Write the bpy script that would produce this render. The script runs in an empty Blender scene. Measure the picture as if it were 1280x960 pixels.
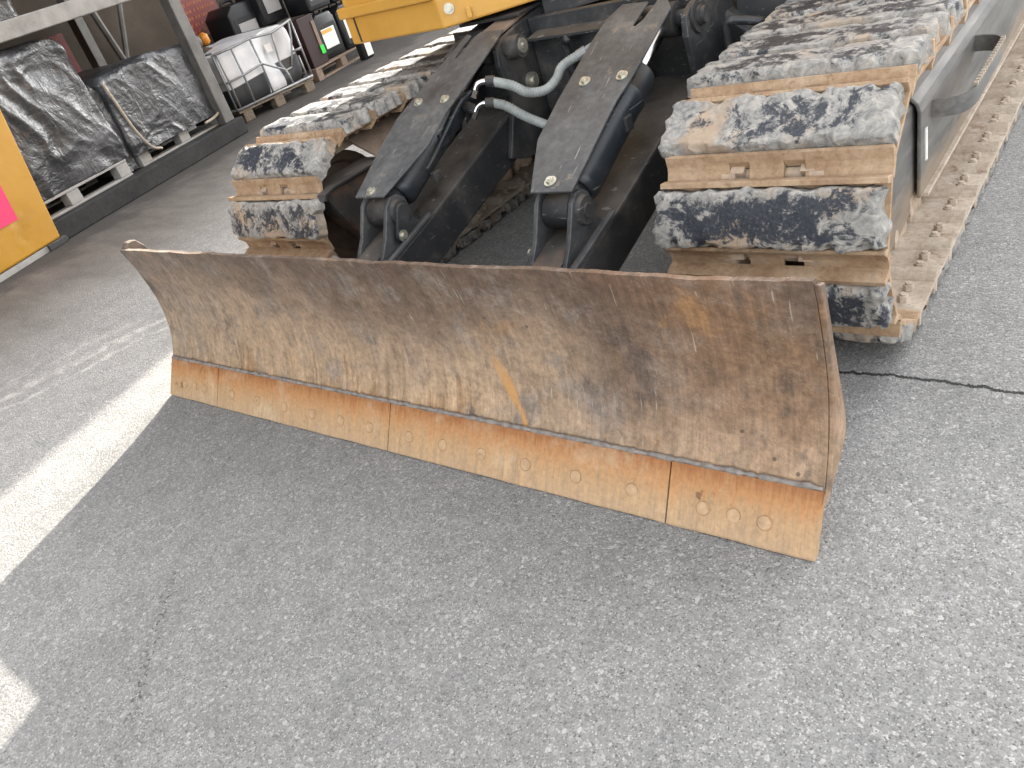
import bpy, bmesh, math, random
from mathutils import Vector, Matrix, noise

# ------------------------------------------------------------------ camera, sky, sun, exposure
S = bpy.context.scene
COL = S.collection
F_PX, CAM = 985.36, Vector((1.69729, -1.08200, 1.28442))
YAW, PIT, ROL = -0.796015, 0.546513, -0.327801
fw = Vector((math.sin(YAW) * math.cos(PIT), math.cos(YAW) * math.cos(PIT), -math.sin(PIT)))
r0 = Vector((math.cos(YAW), -math.sin(YAW), 0)); u0 = r0.cross(fw)
rt = math.cos(ROL) * r0 + math.sin(ROL) * u0
uv = -math.sin(ROL) * r0 + math.cos(ROL) * u0
cd = bpy.data.cameras.new('camera'); co = bpy.data.objects.new('camera', cd); COL.objects.link(co)
cd.sensor_width = 36; cd.lens = 36 * F_PX / 1280; cd.clip_start = .05; cd.clip_end = 500
M = Matrix((rt, uv, -fw)).transposed().to_4x4(); M.translation = CAM; co.matrix_world = M
S.camera = co
SUN_H = Vector((.37, -.93, 0)).normalized(); EL = math.radians(25)
w = bpy.data.worlds.new('World'); S.world = w; w.use_nodes = True
wn = w.node_tree; wn.nodes.clear()
sky = wn.nodes.new('ShaderNodeTexSky'); sky.sky_type = 'NISHITA'; sky.sun_disc = False
sky.sun_elevation = EL; sky.sun_rotation = math.atan2(-SUN_H.x, -SUN_H.y)
sky.dust_density = 4; sky.ozone_density = .6; sky.air_density = 1.0
hs = wn.nodes.new('ShaderNodeHueSaturation'); hs.inputs['Saturation'].default_value = .13
bgn = wn.nodes.new('ShaderNodeBackground'); bgn.inputs[1].default_value = .15
wo = wn.nodes.new('ShaderNodeOutputWorld')
wn.links.new(sky.outputs[0], hs.inputs['Color']); wn.links.new(hs.outputs[0], bgn.inputs[0]); wn.links.new(bgn.outputs[0], wo.inputs[0])
sd = bpy.data.lights.new('sun', 'SUN'); so = bpy.data.objects.new('sun', sd); COL.objects.link(so)
sd.energy = 2.6; sd.angle = math.radians(.53); sd.color = (1, .93, .82)
sdir = Vector((SUN_H.x * math.cos(EL), SUN_H.y * math.cos(EL), -math.sin(EL)))
so.rotation_euler = sdir.to_track_quat('-Z', 'Y').to_euler()
S.view_settings.view_transform = 'Standard'; S.view_settings.look = 'None'
S.view_settings.exposure = 2.72; S.view_settings.gamma = 1

# ------------------------------------------------------------------ material helpers
class G:
    def __init__(s, name, rough=.7, metal=0, spec=.4):
        s.m = bpy.data.materials.new(name); s.m.use_nodes = True; s.t = s.m.node_tree; s.t.nodes.clear()
        s.o = s.t.nodes.new('ShaderNodeOutputMaterial'); s.b = s.t.nodes.new('ShaderNodeBsdfPrincipled')
        s.t.links.new(s.b.outputs[0], s.o.inputs[0])
        s.b.inputs['Roughness'].default_value = rough; s.b.inputs['Metallic'].default_value = metal
        s.b.inputs['Specular IOR Level'].default_value = spec
        c = s.t.nodes.new('ShaderNodeTexCoord'); s.obj = c.outputs['Object']
    def put(s, sock, v):
        if isinstance(v, bpy.types.NodeSocket): s.t.links.new(v, sock)
        elif isinstance(v, (tuple, list)) and len(v) == 3 and sock.type == 'RGBA': sock.default_value = (*v, 1)
        else: sock.default_value = v
    def rnd(s, k=30.):
        oi = s.t.nodes.new('ShaderNodeObjectInfo'); m = s.t.nodes.new('ShaderNodeVectorMath'); m.operation = 'SCALE'
        cx = s.t.nodes.new('ShaderNodeCombineXYZ')
        for i in range(3): s.t.links.new(oi.outputs['Random'], cx.inputs[i])
        s.t.links.new(cx.outputs[0], m.inputs[0]); m.inputs['Scale'].default_value = k
        a = s.t.nodes.new('ShaderNodeVectorMath'); s.t.links.new(s.obj, a.inputs[0]); s.t.links.new(m.outputs[0], a.inputs[1])
        return a.outputs[0]
    def map(s, v=None, sc=(1, 1, 1), rot=(0, 0, 0), loc=(0, 0, 0)):
        n = s.t.nodes.new('ShaderNodeMapping'); s.put(n.inputs[0], v or s.obj)
        n.inputs['Scale'].default_value = sc; n.inputs['Rotation'].default_value = rot; n.inputs['Location'].default_value = loc
        return n.outputs[0]
    def noise(s, sc, det=4, ro=.6, v=None, dist=0):
        n = s.t.nodes.new('ShaderNodeTexNoise'); s.put(n.inputs['Vector'], v or s.obj)
        n.inputs['Scale'].default_value = sc; n.inputs['Detail'].default_value = det
        n.inputs['Roughness'].default_value = ro; n.inputs['Distortion'].default_value = dist
        return n.outputs[0]
    def vor(s, sc, v=None, feat='F1', out='Distance', rnd=1):
        n = s.t.nodes.new('ShaderNodeTexVoronoi'); s.put(n.inputs['Vector'], v or s.obj); n.feature = feat
        n.inputs['Scale'].default_value = sc; n.inputs['Randomness'].default_value = rnd
        return n.outputs[out]
    def xyz(s, v=None):
        n = s.t.nodes.new('ShaderNodeSeparateXYZ'); s.put(n.inputs[0], v or s.obj); return n.outputs
    def ma(s, op, a, b=0., c=0., cl=False):
        n = s.t.nodes.new('ShaderNodeMath'); n.operation = op; n.use_clamp = cl
        s.put(n.inputs[0], a); s.put(n.inputs[1], b); s.put(n.inputs[2], c); return n.outputs[0]
    def step(s, x, a, b):
        n = s.t.nodes.new('ShaderNodeMapRange'); n.interpolation_type = 'SMOOTHSTEP'; s.put(n.inputs[0], x)
        n.inputs[1].default_value = a; n.inputs[2].default_value = b; return n.outputs[0]
    def ramp(s, f, stops):
        n = s.t.nodes.new('ShaderNodeValToRGB'); s.put(n.inputs[0], f); e = n.color_ramp.elements
        while len(e) < len(stops): e.new(.5)
        for k, (p, c) in zip(e, stops):
            k.position = p; k.color = (*c, 1) if isinstance(c, (tuple, list)) else (c, c, c, 1)
        return n.outputs[0]
    def mix(s, f, a, b, mode='MIX'):
        n = s.t.nodes.new('ShaderNodeMix'); n.data_type = 'RGBA'; n.blend_type = mode
        s.put(n.inputs[0], f); s.put(n.inputs[6], a); s.put(n.inputs[7], b); return n.outputs[2]
    def bump(s, h, st=.5, d=.01, prev=None):
        n = s.t.nodes.new('ShaderNodeBump'); s.put(n.inputs['Height'], h)
        n.inputs['Strength'].default_value = st; n.inputs['Distance'].default_value = d
        if prev: s.t.links.new(prev, n.inputs['Normal'])
        return n.outputs[0]
    def fin(s, col, rough=None, bump=None, metal=None):
        s.put(s.b.inputs['Base Color'], col)
        if rough is not None: s.put(s.b.inputs['Roughness'], rough)
        if metal is not None: s.put(s.b.inputs['Metallic'], metal)
        if bump: s.t.links.new(bump, s.b.inputs['Normal'])
        return s.m

# frame of the warehouse row (s along the kerb, n into the building)
K0 = Vector((-4.93, 2.28, 0)); KD = Vector((-.2477, .9688, 0)); KN = Vector((-.9688, -.2477, 0))
KA = math.atan2(KD.y, KD.x)
def B(s, n, z): return K0 + KD * s + KN * n + Vector((0, 0, z))

def m_asphalt():
    g = G('asphalt', .85, 0, .3)
    stone = g.vor(125, out='Color'); sx = g.xyz(stone)[0]
    big = g.noise(1.3, 5, .6); mid = g.noise(9, 5, .65); fine = g.noise(230, 3, .7)
    c = g.ramp(sx, [(0, (.13, .128, .125)), (.25, (.19, .187, .182)), (.7, (.235, .231, .225)), (.88, (.27, .265, .257)), (.965, (.36, .35, .335)), (1, (.54, .52, .50))])
    c = g.mix(.5, c, g.ramp(fine, [(.28, .10), (.5, .23), (.72, .40)]))
    st2 = g.xyz(g.vor(330, out='Color'))[1]
    c = g.mix(g.ma('MULTIPLY', g.step(st2, .90, .97), .8), c, (.45, .435, .41))
    c = g.mix(g.ma('MULTIPLY', g.step(st2, .08, .02), .7), c, (.06, .06, .06))
    c = g.mix(.55, c, g.ramp(big, [(.3, (.80, .80, .785)), (.5, (1, .985, .955)), (.7, (1.12, 1.085, 1.03))]), 'MULTIPLY')
    c = g.mix(.5, c, g.ramp(mid, [(.3, .75), (.5, 1.0), (.72, 1.15)]), 'MULTIPLY')
    # lane of old dirty surface beside the kerb
    k = g.xyz(g.map(sc=(1, 1, 1), rot=(0, 0, -KA), loc=(0, 0, 0)))   # x along kerb, y across (+ = towards yard side sign below)
    kk = K0.copy(); kk.rotate(Matrix.Rotation(-KA, 3, 'Z'))
    off = g.ma('SUBTRACT', kk.y, k[1])          # >0: yard side? set from sign of KN
    sgn = 1
    nn = KN.copy(); nn.rotate(Matrix.Rotation(-KA, 3, 'Z'))
    sgn = 1 if nn.y > 0 else -1
    depth = g.ma('MULTIPLY', off, 1. * sgn)     # distance out from the kerb towards the machine
    wob = g.noise(.9, 4, .6, v=g.map(rot=(0, 0, -KA), sc=(.35, 1.6, 1)))
    dd = g.ma('ADD', depth, g.ma('MULTIPLY', g.ma('SUBTRACT', wob, .5), 1.6))
    dirty = g.step(dd, 2.2, .5)
    dcol = g.ramp(g.noise(5, 6, .7, v=g.map(rot=(0, 0, -KA), sc=(.4, 1.5, 1))), [(.3, (.06, .055, .05)), (.55, (.11, .098, .087)), (.75, (.155, .14, .125))])
    c = g.mix(g.ma('MULTIPLY', dirty, .85), c, dcol)
    oil = g.step(g.ma('ADD', g.ma('MULTIPLY', depth, .9), g.ma('MULTIPLY', g.ma('SUBTRACT', g.noise(2.6, 4, .6), .5), 1.1)), .45, .12)
    c = g.mix(g.ma('MULTIPLY', oil, .8), c, (.05, .047, .045))
    # pale dusty wheel streaks running along the lane
    gp = g.xyz(); tt = g.ma('SUBTRACT', g.ma('MULTIPLY', gp[0], .946), g.ma('MULTIPLY', gp[1], .322))
    tt = g.ma('ADD', tt, g.ma('MULTIPLY', g.ma('SUBTRACT', g.noise(2.6, 5, .7), .5), .22))
    s1 = g.step(g.ma('ABSOLUTE', g.ma('ADD', tt, 2.096)), .050, .015); s2 = g.ma('MULTIPLY', g.step(g.ma('ABSOLUTE', g.ma('ADD', tt, 1.955)), .030, .008), .9)
    s3 = g.ma('MULTIPLY', g.step(g.ma('ABSOLUTE', g.ma('ADD', tt, 2.25)), .05, .01), .5)
    brk = g.ma('MULTIPLY', g.step(g.noise(18, 6, .78), .38, .60), g.step(g.noise(2.7, 3, .6, v=g.map(loc=(3, 7, 0))), .34, .56))
    stm = g.ma('MULTIPLY', g.ma('MULTIPLY', g.ma('MAXIMUM', g.ma('MAXIMUM', s1, s2), s3), brk), g.step(gp[1], 1.2, .3))
    c = g.mix(g.ma('MULTIPLY', stm, .6), c, (.48, .455, .415))
    # scattered tar spots and a broken dark trail
    sp = g.vor(3.1, v=g.map(loc=(3.3, 1.7, 0)), out='Distance')
    c = g.mix(g.ma('MULTIPLY', g.step(g.ma('ADD', sp, g.ma('MULTIPLY', g.noise(60, 2), .03)), .045, .035), .75), c, (.07, .065, .06))
    tr = g.map(rot=(0, 0, math.radians(-62)), loc=(0, 0, 0))
    g2 = g.xyz(); tl = g.ma('ABSOLUTE', g.ma('ADD', g.ma('ADD', g.ma('MULTIPLY', g2[0], .707), g.ma('MULTIPLY', g2[1], .707)), g.ma('ADD', .626, g.ma('MULTIPLY', g.ma('SUBTRACT', g.noise(5, 3), .5), .06))))
    trm = g.ma('MULTIPLY', g.step(tl, .024, .008), g.step(g.noise(75, 4, .7), .52, .6))
    trm = g.ma('MULTIPLY', trm, g.step(g.noise(5, 2), .30, .42))
    trm = g.ma('MULTIPLY', trm, g.step(g2[1], -.5, -.66))
    c = g.mix(g.ma('MULTIPLY', trm, .85), c, (.05, .048, .046))
    # crack across the asphalt beside the right-hand track
    cy = g.ma('ADD', .655, g.ma('ADD', g.ma('MULTIPLY', g.ma('SUBTRACT', g.noise(7, 5, .75, v=g.map(sc=(1, .02, 1))), .5), .075), g.ma('MULTIPLY', g.ma('SUBTRACT', g.noise(90, 3, .7), .5), .02)))
    cw = g.ma('ABSOLUTE', g.ma('SUBTRACT', g2[1], cy))
    crack = g.ma('MULTIPLY', g.step(cw, .0065, .003), g.step(g2[0], .5, .9))
    c = g.mix(g.ma('MULTIPLY', crack, .95), c, (.022, .022, .022))
    h = g.ma('ADD', g.ma('MULTIPLY', g.vor(125), -.6), g.ma('MULTIPLY', fine, .7))
    h = g.ma('ADD', h, g.ma('MULTIPLY', g.vor(330), -.4))
    bp = g.bump(h, .75, .004)
    bp = g.bump(g.ma('MULTIPLY', crack, -1.), .8, .02, bp)
    return g.fin(c, .88, bp)

def m_blade():
    g = G('blade_steel', .5, 0, .45)
    x = g.xyz()
    n1 = g.noise(2.2, 6, .65); n2 = g.noise(7, 6, .7); n3 = g.noise(60, 4, .7)
    streak = g.noise(5, 5, .7, v=g.map(sc=(9, 1.2, .9), rot=(0, math.radians(14), 0)))
    hgt = g.ma('ADD', x[2], g.ma('MULTIPLY', g.ma('SUBTRACT', n1, .5), .75))
    hgt = g.ma('ADD', hgt, g.ma('MULTIPLY', g.ma('SUBTRACT', streak, .5), .34))
    hgt = g.ma('ADD', hgt, g.ma('SUBTRACT', g.ma('MULTIPLY', g.step(x[0], .40, .80), .03), g.ma('MULTIPLY', g.step(x[0], -.4, -1.15), .12)))
    c = g.ramp(hgt, [(.02, (.31, .18, .09)), (.12, (.36, .25, .155)), (.27, (.30, .21, .14)), (.38, (.185, .128, .088)), (.52, (.115, .078, .056)), (.66, (.12, .073, .052)), (.8, (.14, .082, .056))])
    c = g.mix(g.ma('MULTIPLY', g.step(n2, .48, .66), .75), c, (.20, .165, .138))
    c = g.mix(g.ma('MULTIPLY', g.step(x[0], -.6, -1.2), .35), c, (.21, .178, .15))
    c = g.mix(g.ma('MULTIPLY', g.ma('MULTIPLY', g.step(x[0], .65, 1.15), g.step(n1, .38, .62)), .5), c, (.27, .15, .075))
    c = g.mix(g.ma('MULTIPLY', g.step(g.noise(4.3, 5, .7, v=g.map(loc=(4, 2, 9))), .58, .72), .45), c, (.38, .195, .07))
    c = g.mix(g.ma('MULTIPLY', g.step(g.noise(3.6, 6, .75, v=g.map(sc=(1, 1, .6), loc=(7, 1, 3))), .57, .66), .65), c, (.075, .058, .05))
    c = g.mix(.75, c, g.ramp(streak, [(.3, .55), (.5, 1.), (.7, 1.4)]), 'MULTIPLY')
    hair = g.noise(3, 4, .75, v=g.map(sc=(75, 1.5, 2.2), rot=(0, math.radians(9), 0)))
    c = g.mix(.32, c, g.ramp(hair, [(.3, .62), (.5, 1.), (.7, 1.38)]), 'MULTIPLY')
    c = g.mix(.6, c, g.ramp(n3, [(.3, .6), (.5, 1.), (.72, 1.35)]), 'MULTIPLY')
    c = g.mix(.7, c, g.ramp(g.noise(22, 6, .75), [(.3, .5), (.5, 1.), (.7, 1.4)]), 'MULTIPLY')
    scr = g.noise(26, 2, .5, v=g.map(sc=(5, 1, .35), rot=(0, math.radians(-28), 0)))
    c = g.mix(g.ma('MULTIPLY', g.step(scr, .70, .74), .45), c, (.5, .43, .36))
    spk = g.xyz(g.vor(150, out='Color'))[0]
    spk = g.xyz(g.vor(420, out='Color'))[0]
    c = g.mix(g.ma('MULTIPLY', g.step(spk, .95, .98), g.ma('MULTIPLY', g.step(n2, .4, .6), .4)), c, (.38, .31, .25))
    c = g.mix(g.ma('MULTIPLY', g.step(g.vor(9), .050, .035), .7), c, (.05, .035, .025))
    # ridge of orange rust run down the middle and a pale polished fan beside it
    run = g.ma('ABSOLUTE', g.ma('SUBTRACT', x[0], g.ma('ADD', .50, g.ma('MULTIPLY', g.ma('SUBTRACT', x[2], .12), -.55))))
    run = g.ma('MULTIPLY', g.step(g.ma('ADD', run, g.ma('MULTIPLY', g.ma('SUBTRACT', n2, .5), .05)), .024, .008), g.step(x[2], .36, .2))
    c = g.mix(g.ma('MULTIPLY', run, .8), c, (.5, .25, .075))
    b = g.bump(g.ma('ADD', n3, g.ma('MULTIPLY', n2, 3)), .35, .006)
    b = g.bump(g.vor(85), .22, .004, b)
    return g.fin(c, g.ramp(n2, [(.3, .42), (.7, .7)]), b)

def m_edge():
    g = G('cutting_edge_rust', .6, 0, .3); x = g.xyz(); v = g.rnd(9)
    st = g.noise(6, 6, .7, v=g.map(v, sc=(14, 1, 1.2)))
    n1 = g.noise(7, 5, .65, v=v); n3 = g.noise(90, 3, .7)
    hh = g.ma('ADD', g.ma('MULTIPLY', x[2], 8.), g.ma('MULTIPLY', g.ma('SUBTRACT', st, .5), 1.1))
    c = g.ramp(hh, [(.05, (.41, .28, .17)), (.45, (.42, .265, .14)), (.75, (.41, .205, .085)), (1., (.27, .11, .04))])
    c = g.mix(g.ma('MULTIPLY', g.step(n1, .5, .7), .5), c, (.5, .38, .25))
    c = g.mix(.55, c, g.ramp(st, [(.3, .6), (.5, 1), (.7, 1.25)]), 'MULTIPLY')
    c = g.mix(.5, c, g.ramp(n3, [(.3, .7), (.5, 1), (.7, 1.25)]), 'MULTIPLY')
    c = g.mix(g.ma('MULTIPLY', g.step(g.noise(10, 4, .7, v=g.map(v, loc=(3, 3, 3))), .66, .73), .7), c, (.11, .05, .025))
    return g.fin(c, .62, g.bump(g.ma('ADD', n3, g.ma('MULTIPLY', st, 2)), .3, .004))

def m_black(name='black_paint', base=(.022, .024, .027), dust=(.16, .14, .12), amt=.5, rough=.45, rust=0.):
    g = G(name, rough, 0, .5)
    n1 = g.noise(4, 6, .7); n2 = g.noise(40, 4, .7)
    c = g.mix(g.ma('MULTIPLY', g.step(n1, .45, .75), amt), base, dust)
    c = g.mix(g.ma('MULTIPLY', g.step(n2, .58, .72), amt * .8), c, dust)
    up = g.t.nodes.new('ShaderNodeNewGeometry'); nz = g.xyz(up.outputs['Normal'])[2]
    c = g.mix(g.ma('MULTIPLY', g.ma('MULTIPLY', g.step(nz, .5, .95), g.step(n1, .3, .6)), amt * .55), c, (.2, .165, .13))
    sc = g.noise(30, 2, .5, v=g.map(sc=(1, .3, 6), rot=(.4, .3, .2)))
    c = g.mix(g.ma('MULTIPLY', g.step(sc, .69, .73), .5), c, (.3, .29, .28))
    if rust: c = g.mix(g.ma('MULTIPLY', g.step(g.noise(6, 5, .7, v=g.map(loc=(2, 5, 1))), .42, .6), rust), c, (.17, .085, .045))
    return g.fin(c, g.ramp(n1, [(.3, rough - .1), (.7, rough + .25)]), g.bump(n2, .15, .003))

def m_shoe(name='shoe_steel', base=((.24, .15, .088), (.35, .24, .15), (.43, .325, .225))):
    g = G(name, .75, 0, .25); v = g.rnd()
    n1 = g.noise(9, 6, .7, v=v); n2 = g.noise(70, 4, .7, v=v)
    c = g.ramp(n1, [(.3, base[0]), (.5, base[1]), (.7, base[2])])
    c = g.mix(g.ma('MULTIPLY', g.step(g.noise(16, 5, .7, v=g.map(v, loc=(5, 1, 2))), .58, .68), .6), c, (.20, .105, .055))
    c = g.mix(.6, c, g.ramp(n2, [(.3, .65), (.5, 1), (.72, 1.3)]), 'MULTIPLY')
    c = g.mix(g.ma('MULTIPLY', g.step(g.vor(60, v=v), .16, .08), .4), c, (.12, .07, .04))
    return g.fin(c, .78, g.bump(g.ma('ADD', n2, g.ma('MULTIPLY', n1, 2)), .4, .005))

def m_pad():
    g = G('pad_rubber', .7, 0, .4); v = g.rnd(); x = g.xyz()
    n1 = g.noise(7, 8, .72, v=v, dist=1.2); n2 = g.noise(34, 6, .75, v=v, dist=.9); n3 = g.noise(120, 4, .7, v=v)
    ends = g.ma('MAXIMUM', g.step(g.ma('ABSOLUTE', x[0]), .16, .285), g.step(g.ma('ABSOLUTE', x[1]), .030, .072))
    low = g.step(x[2], .088, .060)
    oi = g.t.nodes.new('ShaderNodeObjectInfo')
    mud = g.ma('ADD', g.ma('ADD', g.ma('ADD', n1, g.ma('MULTIPLY', g.ma('SUBTRACT', oi.outputs['Random'], .5), .07)), g.ma('MULTIPLY', g.ma('SUBTRACT', n2, .5), .55)), g.ma('ADD', g.ma('MULTIPLY', ends, .14), g.ma('MULTIPLY', low, .12)))
    mudc = g.ramp(n2, [(.28, (.10, .10, .10)), (.42, (.20, .195, .185)), (.56, (.31, .295, .27)), (.72, (.47, .42, .355))])
    mudc = g.mix(g.ma('MULTIPLY', g.step(g.noise(5, 4, .6, v=g.map(v, loc=(8, 2, 4))), .52, .66), .7), mudc, (.40, .285, .185))
    rub = g.ramp(n3, [(.3, (.016, .019, .026)), (.7, (.05, .056, .068))])
    c = g.mix(g.step(mud, .49, .60), rub, mudc)
    c = g.mix(g.ma('MULTIPLY', g.step(n3, .6, .72), .35), c, (.52, .48, .42))
    return g.fin(c, g.ramp(mud, [(.45, .5), (.6, .9)]), g.bump(g.ma('ADD', g.ma('MULTIPLY', n2, 1.2), n3), .4, .003))

def m_yellow(nm='yellow_paint', cc=((.48, .245, .042), (.60, .325, .062)), thr=.66):
    g = G(nm, .42, 0, .5)
    n = g.noise(3, 5, .6); n2 = g.noise(16, 6, .75)
    c = g.ramp(n, [(.3, cc[0]), (.7, cc[1])])
    c = g.mix(g.ma('MULTIPLY', g.step(n2, thr, thr + .08), .75), c, (.13, .075, .03))
    c = g.mix(g.ma('MULTIPLY', g.step(g.noise(7, 5, .7, v=g.map(loc=(1, 8, 3))), .56, .72), .35), c, (.52, .36, .15))
    return g.fin(c, g.ramp(n2, [(.4, .35), (.7, .7)]), g.bump(n2, .06, .003))

def m_simple(name, c, rough=.6, metal=0, var=.25, sc=25, bump=.15, spec=.4, emit=None):
    g = G(name, rough, metal, spec); v = g.rnd()
    n = g.noise(sc, 5, .65, v=v)
    k = g.mix(var * 2, c, g.ramp(n, [(.3, .55), (.5, 1.), (.7, 1.35)]), 'MULTIPLY')
    return g.fin(k, None, g.bump(n, bump, .004))

def m_plastic():
    g = G('black_sheet', .25, 0, .6)
    wv = g.noise(1.6, 3, .5)
    n = g.noise(7, 3, .55, v=g.map(sc=(1, 1, .6), rot=(.3, .5, .2)), dist=.8); n2 = g.noise(19, 3, .55, v=g.map(sc=(1, .7, 1.3), rot=(.1, -.6, .4)), dist=.6)
    rid = g.ma('ABSOLUTE', g.ma('SUBTRACT', n, .5)); rid2 = g.ma('ABSOLUTE', g.ma('SUBTRACT', n2, .5))
    c = g.mix(g.step(g.noise(2.4, 5, .65), .4, .75), (.026, .028, .032), (.085, .089, .098))
    h = g.ma('ADD', g.ma('MULTIPLY', rid, -2.2), g.ma('MULTIPLY', rid2, -1.0))
    return g.fin(c, g.ramp(n2, [(.3, .27), (.7, .42)]), g.bump(h, .35, .03))

def m_guard():
    g = G('guard_plate_grey', .5, .35, .5)
    n = g.noise(3.5, 6, .7); n2 = g.noise(45, 5, .7)
    c = g.ramp(n, [(.3, (.042, .044, .047)), (.52, (.10, .102, .104)), (.75, (.19, .186, .178))])
    c = g.mix(.6, c, g.ramp(n2, [(.3, .6), (.5, 1.), (.7, 1.4)]), 'MULTIPLY')
    c = g.mix(g.ma('MULTIPLY', g.step(g.noise(12, 5, .7, v=g.map(loc=(3, 3, 3))), .60, .68), .6), c, (.24, .20, .16))
    sc = g.noise(24, 2, .5, v=g.map(sc=(6, .5, .5), rot=(.2, .3, .9)))
    c = g.mix(g.ma('MULTIPLY', g.step(sc, .69, .72), .5), c, (.4, .4, .39))
    return g.fin(c, g.ramp(n, [(.3, .38), (.7, .62)]), g.bump(n2, .12, .003))

def m_sideguard():
    g = G('worn_side_guard', .5, .0, .35)
    n = g.noise(5, 6, .7, v=g.map(sc=(1, .25, 1.4))); n2 = g.noise(38, 5, .7, v=g.map(sc=(1, .15, 1)))
    c = g.ramp(n, [(.3, (.06, .06, .06)), (.5, (.12, .118, .114)), (.72, (.20, .18, .16))])
    c = g.mix(.7, c, g.ramp(n2, [(.3, .6), (.5, 1), (.7, 1.45)]), 'MULTIPLY')
    x = g.xyz()
    dust = g.ma('ADD', g.ma('MULTIPLY', g.step(x[2], .30, .12), .6), g.ma('MULTIPLY', g.ma('SUBTRACT', n, .5), 1.2))
    c = g.mix(g.ma('MULTIPLY', g.step(dust, .1, .7), .75), c, (.26, .195, .135))
    return g.fin(c, g.ramp(n2, [(.3, .45), (.7, .68)]), g.bump(n2, .12, .003))

def m_kerb():
    g = G('dark_concrete', .85, 0, .3); n = g.noise(3, 6, .7); n2 = g.noise(30, 5, .7)
    c = g.ramp(n, [(.3, (.016, .016, .017)), (.7, (.034, .034, .035))])
    c = g.mix(.6, c, g.ramp(n2, [(.3, .6), (.5, 1), (.7, 1.4)]), 'MULTIPLY')
    return g.fin(c, .85, g.bump(n2, .3, .006))

def m_wall():
    g = G('dirty_plaster', .9, 0, .2); n = g.noise(1.2, 6, .65); n2 = g.noise(9, 6, .7)
    c = g.ramp(n, [(.3, (.045, .037, .029)), (.7, (.085, .070, .056))])
    c = g.mix(g.ma('MULTIPLY', g.step(n2, .56, .72), .5), c, (.05, .042, .034))
    return g.fin(c, .9, g.bump(n2, .3, .01))

def m_tank():
    g = G('tank_plastic', .35, 0, .5); x = g.xyz(); n = g.noise(5, 4, .6)
    # liquid behind the translucent wall: dark up to its level, on both sides of the pushed-in middle
    lv = g.ma('ADD', x[2], g.ma('MULTIPLY', x[0], -.08))
    dark = g.ma('MULTIPLY', g.step(lv, .372, .362), g.ma('MAXIMUM', g.step(x[0], -.02, -.03), g.step(x[0], .20, .21)))
    c = g.mix(g.ma('MULTIPLY', dark, .97), g.ramp(n, [(.3, (.60, .62, .65)), (.7, (.78, .79, .80))]), (.018, .020, .024))
    return g.fin(c, .4, g.bump(n, .25, .02))

def m_wood():
    g = G('pallet_wood', .8, 0, .25); v = g.rnd()
    n = g.noise(9, 6, .65, v=g.map(v, sc=(.4, 6, 6)))
    c = g.ramp(n, [(.3, (.09, .072, .055)), (.5, (.18, .148, .112)), (.7, (.26, .22, .175))])
    return g.fin(c, .8, g.bump(n, .3, .004))

def m_hose():
    g = G('grey_hose', .55, 0, .4)
    n = g.noise(20, 5, .6)
    c = g.ramp(n, [(.3, (.20, .22, .21)), (.7, (.34, .36, .345))])
    c = g.mix(g.ma('MULTIPLY', g.step(g.noise(32, 4, .6, v=g.map(loc=(4, 4, 4))), .64, .67), .8), c, (.05, .05, .05))
    return g.fin(c, .55)

A = m_asphalt(); BL = m_blade(); ED = m_edge(); BK = m_black(); BKD = m_black('black_frame_dusty', (.020, .021, .023), (.13, .115, .10), .55, .55)
BKR = m_black('black_rusty', (.03, .028, .027), (.14, .105, .08), .6, .6, .4)
SH = m_shoe(); SHP = m_shoe('track_dust_steel', ((.31, .25, .19), (.41, .34, .27), (.49, .42, .35))); PAD = m_pad(); YE = m_yellow()
GU = m_guard(); SG = m_sideguard(); KE = m_kerb(); WA = m_wall(); TA = m_tank(); WO = m_wood(); HO = m_hose(); PL = m_plastic()
CH = m_simple('chrome_rod', (.62, .62, .63), .18, 1., .1, 12, .02)
ZI = m_simple('zinc_bolt', (.55, .53, .45), .38, .8, .2, 60, .1)
BOLTR = m_simple('plow_bolt_rust', (.43, .285, .165), .6, 0, .3, 60, .3)
WELD = m_simple('weld_grey', (.22, .195, .175), .6, .0, .5, 38, .8)
DUST = m_simple('dusty_brown_steel', (.21, .155, .115), .8, 0, .3, 14, .5)
IDL = m_simple('idler_mud_brown', (.125, .085, .062), .75, 0, .3, 12, .6)
RING = m_simple('bolt_seat_rust', (.33, .195, .10), .7, 0, .4, 90, .2)
NUT = m_simple('nut_brown', (.14, .10, .075), .7, 0, .3, 60, .2)
LINK = m_simple('link_dusty', (.40, .31, .23), .75, 0, .3, 30, .3)
CYLB = m_black('cylinder_black', (.017, .021, .026), (.10, .095, .09), .25, .28)
GALV = m_simple('galvanised_tube', (.27, .275, .28), .45, .4, .2, 20, .1)
RACK = m_simple('rack_steel', (.11, .106, .10), .55, .2, .35, 7, .2)
RED = m_simple('red_sign', (.14, .011, .010), .5, 0, .2, 6, .1)
LET = m_simple('orange_lettering', (.24, .065, .025), .6, 0, .1, 8, .05)
CAN = m_simple('can_plastic', (.009, .010, .012), .38, 0, .2, 9, .1)
LABW = m_simple('white_label', (.78, .77, .74), .5, 0, .06, 30, .03)
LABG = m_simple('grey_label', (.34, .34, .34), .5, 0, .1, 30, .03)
LABO = m_simple('orange_print', (.75, .36, .08), .5, 0, .08, 30, .03)
RACKL = m_simple('rack_beam_pale', (.20, .195, .185), .5, .1, .35, 7, .2)
GRN = m_simple('green_sticker', (.03, .62, .05), .5, 0, .06, 30, .03)
MAR = m_simple('maroon_carton', (.022, .006, .006), .6, 0, .2, 8, .1)
PINK = m_simple('pink_paper', (.62, .035, .12), .6, 0, .05, 8, .05)
ORA = m_simple('amber_plastic', (.55, .21, .02), .3, 0, .1, 20, .05)
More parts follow.
